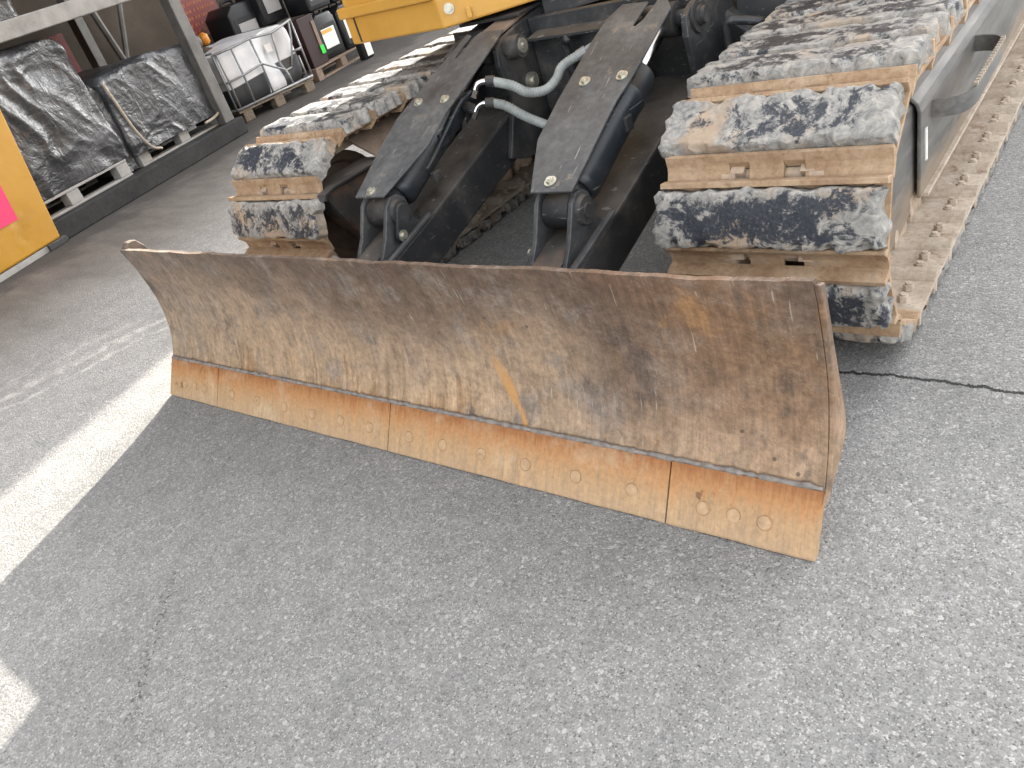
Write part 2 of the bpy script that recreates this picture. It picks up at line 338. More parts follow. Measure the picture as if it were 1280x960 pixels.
GLS = m_simple('dark_glass', (.02, .025, .03), .08, 0, .05, 4, 0, .8)
STRAP = m_simple('beige_strap', (.36, .31, .25), .8, 0, .2, 60, .2)
YS = m_yellow('skip_yellow', ((.33, .165, .012), (.42, .22, .02)), .66)

# ------------------------------------------------------------------ object helpers
def obj(name, bm, mat, parent=None, smooth=False, rec=True):
    if isinstance(bm, bpy.types.Mesh): me = bm
    else:
        if rec: bmesh.ops.recalc_face_normals(bm, faces=bm.faces)
        me = bpy.data.meshes.new(name); bm.to_mesh(me); bm.free()
        if smooth:
            for p in me.polygons: p.use_smooth = True
        if mat: me.materials.append(mat)
    o = bpy.data.objects.new(name, me); COL.objects.link(o); o.parent = parent
    if smooth == 'auto':
        me.set_sharp_from_angle(angle=math.radians(38))
    return o
def tag(o, label=None, cat=None, group=None, kind=None):
    for k, v in (('label', label), ('category', cat), ('group', group), ('kind', kind)):
        if v: o[k] = v
    return o
def empty(name, loc=(0, 0, 0), rz=0):
    o = bpy.data.objects.new(name, None); COL.objects.link(o); o.location = loc; o.rotation_euler = (0, 0, rz); o.empty_display_size = .2
    return o
def nb(): return bmesh.new()
def bev(bm, w, seg=2, ang=30):
    if w <= 0: return bm
    bmesh.ops.recalc_face_normals(bm, faces=bm.faces)
    e = [e for e in bm.edges if len(e.link_faces) == 2 and e.calc_face_angle(0) > math.radians(ang)]
    bmesh.ops.bevel(bm, geom=e, offset=w, segments=seg, affect='EDGES', profile=.5, clamp_overlap=True)
    return bm
def prism(bm, loop, vec):
    a = [bm.verts.new(p) for p in loop]; v = Vector(vec); b = [bm.verts.new(Vector(p) + v) for p in loop]
    n = len(a); bm.faces.new(a); bm.faces.new(b[::-1])
    for i in range(n): bm.faces.new((a[i], b[i], b[(i + 1) % n], a[(i + 1) % n]))
    return bm
def px(pts, x0, x1, bw=0, bm=None):
    t = nb(); prism(t, [(x0, y, z) for y, z in pts], (x1 - x0, 0, 0)); bev(t, bw)
    if bm is None: return t
    me = bpy.data.meshes.new('t'); t.to_mesh(me); t.free(); bm.from_mesh(me); bpy.data.meshes.remove(me); return bm
def pz(pts, z0, z1, bw=0):
    t = nb(); prism(t, [(x, y, z0) for x, y in pts], (0, 0, z1 - z0)); return bev(t, bw)
def box(bm, lo, hi):
    return prism(bm, [(lo[0], lo[1], lo[2]), (hi[0], lo[1], lo[2]), (hi[0], hi[1], lo[2]), (lo[0], hi[1], lo[2])], (0, 0, hi[2] - lo[2]))
def bx(lo, hi, bw=0):
    t = nb(); box(t, lo, hi); return bev(t, bw)
def tube(bm, path, r, seg=12, caps=True, closed=False):
    P = [Vector(p) for p in path]; rings = []; n = len(P)
    rr = r if isinstance(r, (list, tuple)) else [r] * n
    t0 = (P[1] - P[0]).normalized(); a = t0.orthogonal().normalized()
    for i in range(n):
        t = (P[min(i + 1, n - 1)] - P[max(i - 1, 0)])
        t = t.normalized() if t.length > 1e-9 else t0
        a = (a - t * a.dot(t)).normalized(); b = t.cross(a)
        rings.append([bm.verts.new(P[i] + (a * math.cos(2 * math.pi * k / seg) + b * math.sin(2 * math.pi * k / seg)) * rr[i]) for k in range(seg)])
    for i in range(n - 1):
        for k in range(seg): bm.faces.new((rings[i][k], rings[i][(k + 1) % seg], rings[i + 1][(k + 1) % seg], rings[i + 1][k]))
    if caps: bm.faces.new(rings[0][::-1]); bm.faces.new(rings[-1])
    return bm
def cyl(bm, p0, p1, r, seg=20, r1=None):
    return tube(bm, [p0, p1], [r, r if r1 is None else r1], seg)
def smoothpath(pts, k=6):
    P = [Vector(p) for p in pts]; P = [P[0] * 2 - P[1]] + P + [P[-1] * 2 - P[-2]]; out = []
    for i in range(1, len(P) - 2):
        for j in range(k):
            t = j / k; a, b, c, d = P[i - 1:i + 3]
            out.append(.5 * ((2 * b) + (c - a) * t + (2 * a - 5 * b + 4 * c - d) * t * t + (3 * b - a - 3 * c + d) * t ** 3))
    out.append(P[-2]); return out
def hexbolt(p, n, r=.013, h=.009, wr=.019):
    bm = nb(); p = Vector(p); n = Vector(n).normalized()
    cyl(bm, p, p + n * .0035, wr, 16); cyl(bm, p + n * .0035, p + n * (.0035 + h), r, 6); cyl(bm, p + n * (.0035 + h), p + n * (.007 + h), r * .55, 10)
    return bm
def fbm(p, sc, o=4): return noise.fractal(Vector(p) * sc, 1.0, 2.0, o)

# ------------------------------------------------------------------ ground
bm = nb(); R = 150
bm.faces.new([bm.verts.new(p) for p in ((-R, -R, 0), (R, -R, 0), (R, R, 0), (-R, R, 0))])
tag(obj('ground', bm, A), 'worn grey asphalt yard with stone chips and a long crack', 'ground', kind='structure')

# ------------------------------------------------------------------ warehouse row
def bprism(pts_sn, z0, z1, bw=0): 
    t = nb(); prism(t, [B(s, n, z0) for s, n in pts_sn], (0, 0, z1 - z0)); return bev(t, bw)
tag(obj('platform', bprism([(-9, 0), (1.2, 0), (1.2, 1.5), (-9, 1.5)], 0, .155, .012), KE), 'low dark concrete platform along the warehouse', 'platform', kind='structure')
wh = empty('warehouse', B(3, 1.6, 0)); tag(wh, 'open fronted warehouse with stained plaster wall and deep canopy roof', 'building')
def kid(o, par):
    o.parent = par; o.matrix_parent_inverse = (Matrix.Translation(par.location) @ par.rotation_euler.to_matrix().to_4x4()).inverted(); return o
kid(obj('wall', bprism([(-10, 1.5), (26, 1.5), (26, 1.75), (-10, 1.75)], 0, 4.7), WA), wh)
kid(obj('canopy_roof', bprism([(-10, -1.37), (26, -1.37), (26, 1.8), (-10, 1.8)], 4.72, 4.86), RACK), wh)
for s in (-8.5, 7.5, 13.5, 19.5):
    kid(obj('canopy_post', bprism([(s, -1.1), (s + .12, -1.1), (s + .12, -.98), (s, -.98)], 0, 4.715), RACK), wh)

# red notices on the wall
def sign(s0, s1, z0, z1, rows, label):
    e = empty('wall_sign', B((s0 + s1) / 2, 1.497, (z0 + z1) / 2)); tag(e, label, 'sign')
    kid(obj('panel', bprism([(s0, 1.497), (s1, 1.497), (s1, 1.482), (s0, 1.482)], z0, z1), RED), e)
    rnd = random.Random(s0); bm = nb()
    for i in range(rows):
        z = z1 - (i + .7) * (z1 - z0) / (rows + .4); s = s0 + .05
        while s < s1 - .08:
            wd = rnd.uniform(.02, .05)
            prism(bm, [B(s, 1.4815, z), B(s + wd, 1.4815, z), B(s + wd, 1.4795, z), B(s, 1.4795, z)], (0, 0, (z1 - z0) / rows * .42)); s += wd + rnd.choice((.008, .01, .03))
    tag(kid(obj('lettering', bm, LET), e), kind='stuff')
sign(.28, 1.02, .88, 1.27, 5, 'red notice with faded lettering on wall behind the taller black sheeted load')
sign(2.62, 3.22, .78, 1.24, 6, 'red notice with orange lettering on wall above the white tank')

# storage rack in front of the wall
rk = empty('storage_rack', B(-.1, .1, .155)); tag(rk, 'grey steel storage rack with crossbeam over the sheeted pallets', 'rack')
for s in (.99, -2.3):
    kid(obj('post', bprism([(s, .03), (s + .13, .03), (s + .13, .13), (s, .13)], .155, 2.6, .008), RACK), rk)
    kid(obj('post', bprism([(s, 1.2), (s + .1, 1.2), (s + .1, 1.3), (s, 1.3)], .155, 2.6, .006), RACK), rk)
kid(obj('beam', bprism([(-2.17, .02), (.988, .02), (.988, .075), (-2.17, .075)], 1.33, 1.455, .008), RACKL), rk)
kid(obj('beam', bprism([(-2.17, 1.22), (.988, 1.22), (.988, 1.28), (-2.17, 1.28)], 1.36, 1.46, .006), RACK), rk)
bm = nb(); cyl(bm, B(1.32, 1.35, 1.6), B(1.55, 1.35, .155), .035, 8); kid(obj('brace', bm, RACK), rk)
bm = nb(); cyl(bm, B(1.95, 1.35, 1.8), B(1.42, 1.35, .75), .028, 8); kid(obj('brace', bm, RACK), rk)
kid(obj('shelf', bprism([(-2.15, .08), (.98, .08), (.98, 1.215), (-2.15, 1.215)], 1.42, 1.45), BKD), rk)

# sheeted loads: box draped in crumpled plastic
def sheet(name, s0, s1, n0, n1, z0, z1, seed, label, taper=.0, bulge=.02, crump=.03, lowcut=0.):
    bm = nb(); ns, nz, nd = 90, 84, 40; V = {}
    def P(u, v, face):
        # u along front, v up ; returns point with crumple
        return None
    def vert(key, p, nrm):
        if key in V: return V[key]
        q = Vector(p); o = Vector((seed * 7.1, seed * 3.3, 0))
        w1 = q + o; w2 = Vector((w1.dot(KD) * .8 + w1.z * .5, w1.z * .45 - w1.dot(KD) * .3, w1.dot(KN) + seed)); wr = Vector((noise.noise(w1 * 2.1), noise.noise(w1 * 2.3 + Vector((5, 1, 2))), 0)) * .22
        a = (.55 - abs(noise.noise((w2 + wr) * 4.5))) * crump * 1.3 + (.4 - abs(noise.noise((w2 * 1.0 + wr) * 11.))) * crump * .45 + (.4 - abs(noise.noise((w1 + wr) * 26.))) * crump * .10
        a += noise.noise(w1 * 1.4) * crump * 1.1
        q = q + Vector(nrm) * a
        V[key] = bm.verts.new(q); return V[key]
    def pos(u, d, v):
        s = s0 + (s1 - s0) * u; n = n0 + (n1 - n0) * d; z = z0 + (z1 - z0) * v
        s += (u - .5) * -taper * v * 2
        rr = .05                                   # rounded shoulders
        e = max(0, (v - .9) / .1) ** 2
        n += (.5 - d) * 2 * rr * e; s += (.5 - u) * 2 * rr * e
        if lowcut and v < lowcut: n += .05 * (1 - abs(d - .5) * 0) * (1 if d < .5 else 0); 
        z += .03 * math.sin(u * 3.1) * v + (noise.noise((u * 3, seed, 0)) * .03 if v > .97 else 0)
        return B(s, n, z)
    outn = {'f': -KN, 'l': -KD, 'r': KD, 'b': KN}
    per = [(i / ns, 0., 'f') for i in range(ns)] + [(1., j / nd, 'r') for j in range(nd)] + [(1 - i / ns, 1., 'b') for i in range(ns)] + [(0., 1 - j / nd, 'l') for j in range(nd)]
    L = len(per)
    for k in range(L):
        for v in range(nz):
            q = []
            for kk, vv in ((k, v), (k + 1, v), (k + 1, v + 1), (k, v + 1)):
                u, d, f = per[kk % L]; q.append(vert((kk % L, vv), pos(u, d, vv / nz), outn[f]))
            bm.faces.new(q)
    c = bm.verts.new(sum((V[(k, nz)].co for k in range(L)), Vector()) / L + Vector((0, 0, .02)))
    for k in range(L): bm.faces.new((V[(k, nz)], V[((k + 1) % L, nz)], c))
    return tag(obj(name, bm, PL, None, True), label, 'sheet', 'black plastic sheets over pallet loads')
def pallet(s0, s1, n0, n1, z0, label, mat=None, rot=0, deck=.02):
    mat = mat or WO
    e = empty('pallet', B((s0 + s1) / 2, (n0 + n1) / 2, z0)); tag(e, label, 'pallet', 'pallets along the warehouse')
    sm, nm = (s0 + s1) / 2, (n0 + n1) / 2
    def q(s, n): 
        c, d = math.cos(rot), math.sin(rot); return (sm + (s - sm) * c - (n - nm) * d, nm + (s - sm) * d + (n - nm) * c)
    def bb(name, a0, a1, b0, b1, z_0, z_1):
        kid(obj(name, bprism([q(a0, b0), q(a1, b0), q(a1, b1), q(a0, b1)], z_0, z_1, .004), mat), e)
    n = 5; wd = .1
    for i in range(n):
        t = n0 + (n1 - n0 - wd) * i / (n - 1); bb('deck_board', s0, s1, t, t + wd, z0 + .118, z0 + .118 + deck)
    for t in (n0, (n0 + n1) / 2 - .05, n1 - .1):
        bb('base_board', s0, s1, t + .003, t + .097, z0 + .001, z0 + .02)
        for a in (s0 + .002, (s0 + s1) / 2 - .06, s1 - .122): bb('block', a, a + .12, t + .005, t + .095, z0 + .0205, z0 + .1175)
    return e
PALW = m_simple('pale_pallet', (.27, .265, .255), .7, 0, .2, 12, .2)
pallet(-1.38, -.2, .08, 1.05, .155, 'pale pallet under the taller black sheeted load', PALW)
sheet('plastic_sheet', -1.36, -.16, .10, 1.02, .30, 1.26, 1.0, 'crumpled black plastic sheet over the taller load beside the yellow skip', taper=.035, crump=.035)
bm = nb()
pallet(-.02, 1.12, .13, 1.02, .155, 'pale pallet under the lower black sheeted load by the rack post', PALW)
sheet('plastic_sheet', -.04, 1.10, .12, 1.0, .265, .90, 2.0, 'black plastic sheet with strap over the lower load by the rack post', taper=.0, crump=.026)
st = nb(); tube(st, smoothpath([B(1.075, .075, .86), B(1.10, .06, .6), B(1.10, .055, .42), B(1.04, .06, .30), B(.95, .075, .25), B(.80, .085, .235)]), .013, 6)
tag(obj('strap', st, STRAP, None, True), 'beige strap tied over corner of lower black sheet by the rack post', 'strap')
st = nb(); tube(st, smoothpath([B(-.035, .085, .86), B(-.02, .07, .7), B(.02, .065, .45), B(.10, .07, .28), B(.2, .08, .23)]), .012, 6)
tag(obj('strap', st, STRAP, None, True), 'beige strap along edge of lower black sheet next to the taller load', 'strap')
sh3 = sheet('plastic_sheet', -1.9, -.35, .2, 1.1, 1.462, 2.1, 3.0, 'grey black plastic wrapped load up on the rack shelf', crump=.04)
# black folded plastic hanging between the two loads
sheet('plastic_sheet', -.155, -.06, .16, .9, .17, .86, 4.0, 'narrow black plastic bundle squeezed between the two sheeted loads', crump=.02)

# ------------------------------------------------------------------ crushed IBC tank
ib = empty('liquid_tank', B(2.16, .78, 0)); tag(ib, 'dented white plastic tank in bent wire cage on wooden pallet', 'tank')
IBA = math.atan2(.09 - .37, 2.60 - 1.62)      # front edge direction in (s,n)
IO = (1.585, .375); IW, ID, IH = 1.03, 1.0, .72
def I(u, d, z):                               # u along the front (m), d depth (m)
    c, s_ = math.cos(IBA), math.sin(IBA); return B(IO[0] + u * c - d * s_, IO[1] + u * s_ + d * c, z)
def ipr(u0, u1, d0, d1, z0, z1, bw=.004):
    t = nb(); prism(t, [I(u0, d0, z0), I(u1, d0, z0), I(u1, d1, z0), I(u0, d1, z0)], (0, 0, z1 - z0)); return bev(t, bw)
for d in (0, .45, .9):
    for u in (.04, .46, .89): kid(obj('block', ipr(u, u + .12, d, d + .1, .002, .10), WO), ib)
    kid(obj('deck_board', ipr(0, IW, d - .004, d + .104, .1005, .118), WO), ib)
for u in (0.003, .24, .48, .70, .93): kid(obj('deck_board', ipr(u, u + .097, -.004, 1.0, .1185, .134), WO), ib)
# tank body, local frame so the liquid level can follow it
tk = nb(); nu, nv = 40, 30
def tankp(u, d, v):
    x = (u - .5) * .94; y = d * .93 + .03; z = .15 + v * .53
    x *= 1 - .06 * abs(2 * v - 1) ** 6; 
    if d == 0: y += .03 * abs(2 * v - 1) ** 6 + .03 * abs(2 * u - 1) ** 8
    dent = math.exp(-(((u - .72) / .13) ** 2 + ((v - .62) / .34) ** 2))
    if d < .5: y += .14 * dent * (1 - d * 2)
    z += v * (.055 * math.exp(-((u - .75) / .2) ** 2) - .02 * math.cos(u * 9))
    return Vector((x, y, z))
gridf = {}
def gv(u, d, v):
    k = (round(u, 4), round(d, 4), round(v, 4))
    if k not in gridf: gridf[k] = tk.verts.new(tankp(u, d, v))
    return gridf[k]
N1 = 24
for i in range(N1):
    for j in range(N1):
        a, b, c, d = i / N1, (i + 1) / N1, j / N1, (j + 1) / N1
        for f in ((lambda p, q: gv(p, 0, q)), (lambda p, q: gv(p, 1, q)), (lambda p, q: gv(0, p, q)), (lambda p, q: gv(1, p, q)), (lambda p, q: gv(p, q, 1)), (lambda p, q: gv(p, q, 0))):
            tk.faces.new((f(a, c), f(b, c), f(b, d), f(a, d)))
to = obj('tank_body', tk, TA, None, 'auto'); to.data.set_sharp_from_angle(angle=math.radians(50))
LM = Matrix.Identity(4); ex = (I(1, 0, 0) - I(0, 0, 0)); ey = (I(0, 1, 0) - I(0, 0, 0)); LM.col[0][:3] = ex; LM.col[1][:3] = ey; LM.col[2][:3] = (0, 0, 1); LM.translation = I(IW / 2, 0, 0)
to.matrix_world = LM; to.parent = ib; to.matrix_parent_inverse = Matrix.Translation(ib.location).inverted()
def bar(pts, r=.0105, name='cage_bar'):
    bm = nb(); tube(bm, pts, r, 8); kid(obj(name, bm, GALV, None, True), ib)
def c3(u, v, d=-.005): return I(u * IW, d, .14 + v * .56)
bar([c3(-.01, 0), c3(1.0, 0)], .013); bar([c3(-.01, .97), c3(.2, .97), c3(.46, 1.0), c3(.72, .95), c3(1.0, 1.04)], .013)
bar([c3(.0, .48, -.02), c3(.22, .5, -.02), c3(.46, .55, -.02), c3(.60, .40, -.015), c3(.74, .27, .02), c3(.82, .28, .03)])
bar([c3(.035, 0), c3(.04, .5), c3(.03, .97)]); bar([c3(.215, 0), c3(.22, .5), c3(.21, .97)]); bar([c3(.46, 0), c3(.465, .5), c3(.45, 1.0)])
bar([c3(.735, 0), c3(.72, .2), c3(.70, .42, .03), c3(.715, .7, .02), c3(.72, .95)]); bar([c3(.93, 0), c3(.93, .42, .0)])
bar([c3(.97, 1.04), c3(.93, .75, .0), c3(.88, .5, .02), c3(.82, .28, .03)]); bar([c3(.88, .52, .01), c3(1.0, .53)])
for u in (-.01, 1.0):
    for v in (0, .5, 1.0): bar([c3(u, v), I(u * IW, .97, .14 + v * .56)])
    for d in (0, .33, .66, .97): bar([I(u * IW, d, .14), I(u * IW, d, .14 + .57)])
bar([I(-.01, .97, .70), I(IW, .97, .70)])
kid(obj('label', ipr(.66, .74, .085, .089, .505, .585, 0), LABW), ib)

# bits standing behind the tank
bm = nb(); tube(bm, [B(2.05, .95, 0), B(2.05, .95, .62), B(2.05, .95, .70), B(2.05, .95, .74)], [.17, .17, .15, .05], 18)
tag(obj('oil_drum', bm, BKR, None, 'auto'), 'dark dirty drum standing behind the white tank', 'drum')
e = empty('work_lamp', B(2.02, .9, .74)); tag(e, 'small work lamp with amber lens standing on the dark drum', 'lamp')
bm = nb(); tube(bm, [B(2.0, .9, .742), B(2.0, .9, .79), B(2.0, .9, .85), B(2.0, .9, .87)], [.05, .07, .06, .02], 14); kid(obj('body', bm, RACK, None, True), e)
bm = nb(); tube(bm, [B(2.14, .9, .742), B(2.14, .9, .77), B(2.14, .9, .84), B(2.14, .9, .865)], [.03, .055, .05, .015], 14); kid(obj('lens', bm, ORA, None, True), e)

# ------------------------------------------------------------------ jerrycans
def can(s, n, z, wd, dp, ht, rot, label, lab=LABW, prt=False, capr=.022):
    e = empty('jerrycan', B(s, n, z), KA + rot); tag(e, label, 'jerrycan', 'black jerrycans stacked on pallets')
    t = nb(); w2 = wd / 2
    prof = [(-w2, 0), (w2, 0), (w2, ht * .82), (w2 * .72, ht * .97), (-w2 * .55, ht * .97), (-w2, ht * .84)]
    prism(t, [(a, 0, b) for a, b in prof], (0, dp, 0)); bev(t, .022, 3, 20)
    body = obj('body', t, CAN, e, 'auto')
    t = nb(); box(t, (-w2 * .80, -.004, ht * .10), (w2 * .80, .0, ht * .74)); obj('face_panel', bev(t, .0015), CAN, body)
    t = nb(); box(t, (-w2 * .60, -.0075, ht * .22), (w2 * .60, -.0045, ht * .64)); lb = obj('label', t, lab, body)
    if prt:
        t = nb(); box(t, (-w2 * .58, -.0095, ht * .54), (w2 * .35, -.008, ht * .62)); obj('print', t, LABO, body)
    t = nb(); tube(t, smoothpath([(-w2 * .35, dp * .5, ht * .95), (-w2 * .3, dp * .5, ht * 1.03), (w2 * .3, dp * .5, ht * 1.03), (w2 * .42, dp * .5, ht * .95)]), .014, 8); obj('handle', t, CAN, e, True)
    t = nb(); cyl(t, (w2 * .82, dp * .5, ht * .86), (w2 * .95, dp * .5, ht * 1.0), capr, 14); obj('cap', t, BK, e)
    return e
pallet(2.95, 4.15, .30, 1.2, 0, 'dark wooden pallet under the black jerrycans', DUST)
R1 = -.12
can(3.52, .36, .14, .40, .34, .50, R1, 'black jerrycan with white and orange label, lower row next to the maroon carton', LABW, True)
can(3.95, .30, .14, .40, .34, .50, R1, 'black jerrycan with plain white label, lower row behind the small bottle', LABW)
can(3.62, .40, .662, .40, .34, .52, R1, 'black jerrycan with white label, upper row above the orange labelled can', LABW)
can(4.06, .34, .662, .40, .34, .52, R1, 'black jerrycan with white label, upper row beside the excavator panel', LABW)
can(2.95, .95, .40, .46, .4, .62, R1, 'black jerrycan with torn grey label behind the white tank', LABG)
can(3.30, .74, .14, .40, .34, .50, R1, 'black jerrycan behind the maroon carton, under the shadowed can', LABG)
can(3.30, .80, .675, .40, .34, .52, R1, 'black jerrycan standing behind upper row, label in shadow', LABG)
bm = nb(); prism(bm, [B(2.75, 1.0, 0), B(3.3, .95, 0), B(3.3, 1.38, 0), B(2.75, 1.4, 0)], (0, 0, .395)); tag(obj('carton', bev(bm, .006), DUST), 'dusty brown box under the torn label jerrycan', 'box')
bm = nb(); prism(bm, [B(3.06, .97, .415), B(3.5, .97, .415), B(3.5, 1.33, .415), B(3.06, 1.33, .415)], (0, 0, .27))
bm.free()
e = empty('carton', B(3.16, .36, .14)); tag(e, 'tall maroon carton with green sticker between tank and jerrycans', 'carton')
t = nb(); prism(t, [B(3.0, .34, .14), B(3.285, .32, .14), B(3.285, .64, .14), B(3.0, .66, .14)], (0, 0, .53)); kid(obj('box', bev(t, .006), MAR), e)
t = nb(); prism(t, [B(3.215, .3205, .30), B(3.27, .317, .30), B(3.27, .3135, .30), B(3.215, .317, .30)], (0, 0, .30)); kid(obj('paper_strip', t, DUST), e)
t = nb(); prism(t, [B(3.21, .316, .24), B(3.28, .311, .24), B(3.28, .3085, .24), B(3.21, .3135, .24)], (0, 0, .09)); kid(obj('green_sticker', t, GRN), e)
# small bottle on the ground
e = empty('oil_bottle', B(3.72, .05, 0), KA - .2); tag(e, 'small black bottle with white label standing before the jerrycan pallet', 'bottle')
t = nb(); prism(t, [(-.085, 0, 0), (.085, 0, 0), (.085, 0, .22), (.05, 0, .30), (.0, 0, .33), (-.06, 0, .33), (-.085, 0, .27)], (0, .1, 0)); obj('body', bev(t, .02, 3, 20), CAN, e, 'auto')
t = nb(); cyl(t, (-.01, .05, .33), (-.01, .05, .37), .024, 14); obj('cap', t, BK, e)
t = nb(); prism(t, [(-.03, -.006, .03), (.075, -.006, .03), (.075, -.006, .19), (.045, -.006, .25), (-.005, -.006, .26), (-.03, -.006, .2)], (0, .003, 0)); obj('label', t, LABW, e)

# ------------------------------------------------------------------ yellow skip at the left edge
sk = empty('steel_skip', B(-1.7, -.02, 0)); tag(sk, 'scuffed yellow steel skip with pink notice beside the platform', 'skip')
n0 = -.09
def skp(s, n, z): return B(s, n, z)
t = nb()
lo = [skp(-3.2, n0 - .1, .05), skp(-1.16, n0 + .06, .05), skp(-1.16, n0 + .9, .05), skp(-3.2, n0 + .9, .05)]
hi = [skp(-3.3, n0 - .13, 1.2), skp(-1.0, n0 + .04, 1.2), skp(-1.0, n0 + .95, 1.2), skp(-3.3, n0 + .95, 1.2)]
va = [t.verts.new(p) for p in lo]; vb = [t.verts.new(p) for p in hi]
t.faces.new(va[::-1]); t.faces.new(vb)
for i in range(4): t.faces.new((va[i], va[(i + 1) % 4], vb[(i + 1) % 4], vb[i]))
kid(obj('body', bev(t, .015), YS), sk)
t = nb(); prism(t, [skp(-3.1, n0 - .085, .001), skp(-1.22, n0 + .065, .001), skp(-1.22, n0 + .14, .001), skp(-3.1, n0 - .01, .001)], (0, 0, .045)); kid(obj('runner', bev(t, .005), PALW), sk)
t = nb(); prism(t, [skp(-1.30, n0 + .04, .001), skp(-1.12, n0 + .05, .001), skp(-1.12, n0 + .13, .001), skp(-1.30, n0 + .13, .001)], (0, 0, .048)); kid(obj('foot', bev(t, .006), BKD), sk)
def skf(a, z, o):   # point on the sloping front face
    k = (z - .05) / 1.15; p = Vector(lo[0]).lerp(Vector(lo[1]), a); q = Vector(hi[0]).lerp(Vector(hi[1]), a)
    return p.lerp(q, k) - KN * o
t = nb(); q = [skf(.62, .30, .004), skf(.872, .30, .004), skf(.872, .56, .004), skf(.62, .56, .004)]; prism(t, q, -KN * .002); kid(obj('pink_notice', t, PINK), sk)

# ================================================================== EXCAVATOR
EX = empty('excavator', (0, 2.4, 0)); tag(EX, 'yellow and black tracked excavator with rusty dozer blade lowered to the asphalt', 'excavator')
def part(name, bm, mat, smooth=False): return kid(obj(name, bm, mat, None, smooth), EX)

# ---------------- blade
CURVE = [(.086, .118), (.106, .150), (.124, .190), (.138, .235), (.149, .290), (.153, .350), (.150, .410), (.143, .470), (.134, .525), (.122, .574)]
def curve_at(z):
    for (a, b), (c, d) in zip(CURVE, CURVE[1:]):
        if b <= z <= d: return a + (c - a) * (z - b) / (d - b)
    return CURVE[0][0] if z < CURVE[0][1] else CURVE[-1][0]
bm = nb(); nx, nz = 200, 40; g0 = []; g1 = []
for i in range(nx + 1):
    x = -1.25 + 2.5 * i / nx; c0 = []; c1 = []
    for j in range(nz + 1):
        f = j / nz; z = .118 + f * .456
        y = curve_at(z); topw = .006 * noise.noise((x * 3.1, 4.2, 0)) + .004 * noise.noise((x * 13., 1.2, 0)) + .0018 * noise.noise((x * 55., 7.2, 0))
        zz = z + topw * f ** 6
        dent = .0035 * noise.noise((x * 4, z * 6, 2.)) + .0012 * noise.noise((x * 17, z * 22, 5.))
        c0.append(bm.verts.new((x, y + dent, zz))); c1.append(bm.verts.new((x, y + dent + .018, zz - .002)))
    g0.append(c0); g1.append(c1)
for i in range(nx):
    for j in range(nz):
        bm.faces.new((g0[i][j], g0[i + 1][j], g0[i + 1][j + 1], g0[i][j + 1])); bm.faces.new((g1[i][j], g1[i][j + 1], g1[i + 1][j + 1], g1[i + 1][j]))
    for j in (0, nz): bm.faces.new((g0[i][j], g1[i][j], g1[i + 1][j], g0[i + 1][j]))
for i in (0, nx):
    for j in range(nz): bm.faces.new((g0[i][j], g0[i][j + 1], g1[i][j + 1], g1[i][j]))
blade = part('blade', bm, BL, 'auto')
# cutting edge sections
cuts = [(-1.25, -.9195), (-.9155, -.002), (.002, .9155), (.9195, 1.25)]
ea, eb = Vector((0, 0, .004)), Vector((0, .080, .124)); en = Vector((0, -.124, .080)).normalized()
for k, (a, b) in enumerate(cuts):
    bm = nb(); n = max(8, int((b - a) / .02)); rows = []
    for i in range(n + 1):
        x = a + (b - a) * i / n; d = .0025 * noise.noise((x * 9, 3, k)) + .0015 * noise.noise((x * 40, 3, k))
        low = ea + Vector((x, 0, d)); hi_ = eb + Vector((x, 0, .001 * noise.noise((x * 12, 9, k))))
        rows.append([bm.verts.new(p) for p in (low, low.lerp(hi_, .03) + en * .002, hi_ + en * .002, hi_ - en * .02, low - en * .02 + Vector((0, .004, .0)))])
    for i in range(n):
        for j in range(5): bm.faces.new((rows[i][j], rows[i + 1][j], rows[i + 1][(j + 1) % 5], rows[i][(j + 1) % 5]))
    bm.faces.new(rows[0][::-1]); bm.faces.new(rows[-1])
    ce = obj('cutting_edge', bm, ED, blade)
xs = [s * v for s in (-1, 1) for v in (1.004, 1.074, 1.142)] + [s * v for s in (-1, 1) for v in (.825, .668, .512, .362, .22, .085)]
bolt_me = None
for x in xs:
    p = ea.lerp(eb, .40 if abs(x) < .92 else .38) + Vector((x, 0, 0)) + en * .0012
    if bolt_me is None:
        bm = nb(); cyl(bm, Vector((0, 0, 0)), en * .0022, .0150, 20, .0140); nf = len(bm.faces); cyl(bm, -en * .001, en * .0014, .0175, 20); bm.faces.ensure_lookup_table()
        for f in bm.faces[nf:]: f.material_index = 1
        bo = obj('plow_bolt', bm, BOLTR, blade); bolt_me = bo.data; bolt_me.materials.append(RING)
    else: bo = obj('plow_bolt', bolt_me, None, blade)
    bo.location = p
# weld bead between mouldboard and edge
bm = nb(); path = [Vector((-1.249 + 2.498 * i / 260, .0845 + .0012 * noise.noise((i * .37, 0, 0)), .1265 + .0025 * noise.noise((i * .29, 5, 0)))) for i in range(261)]
tube(bm, path, [.0065 + .005 * noise.noise((i * .9, 2, 0)) + .003 * noise.noise((i * .31, 8, 0)) for i in range(261)], 7); obj('weld_bead', bm, WELD, blade, True)
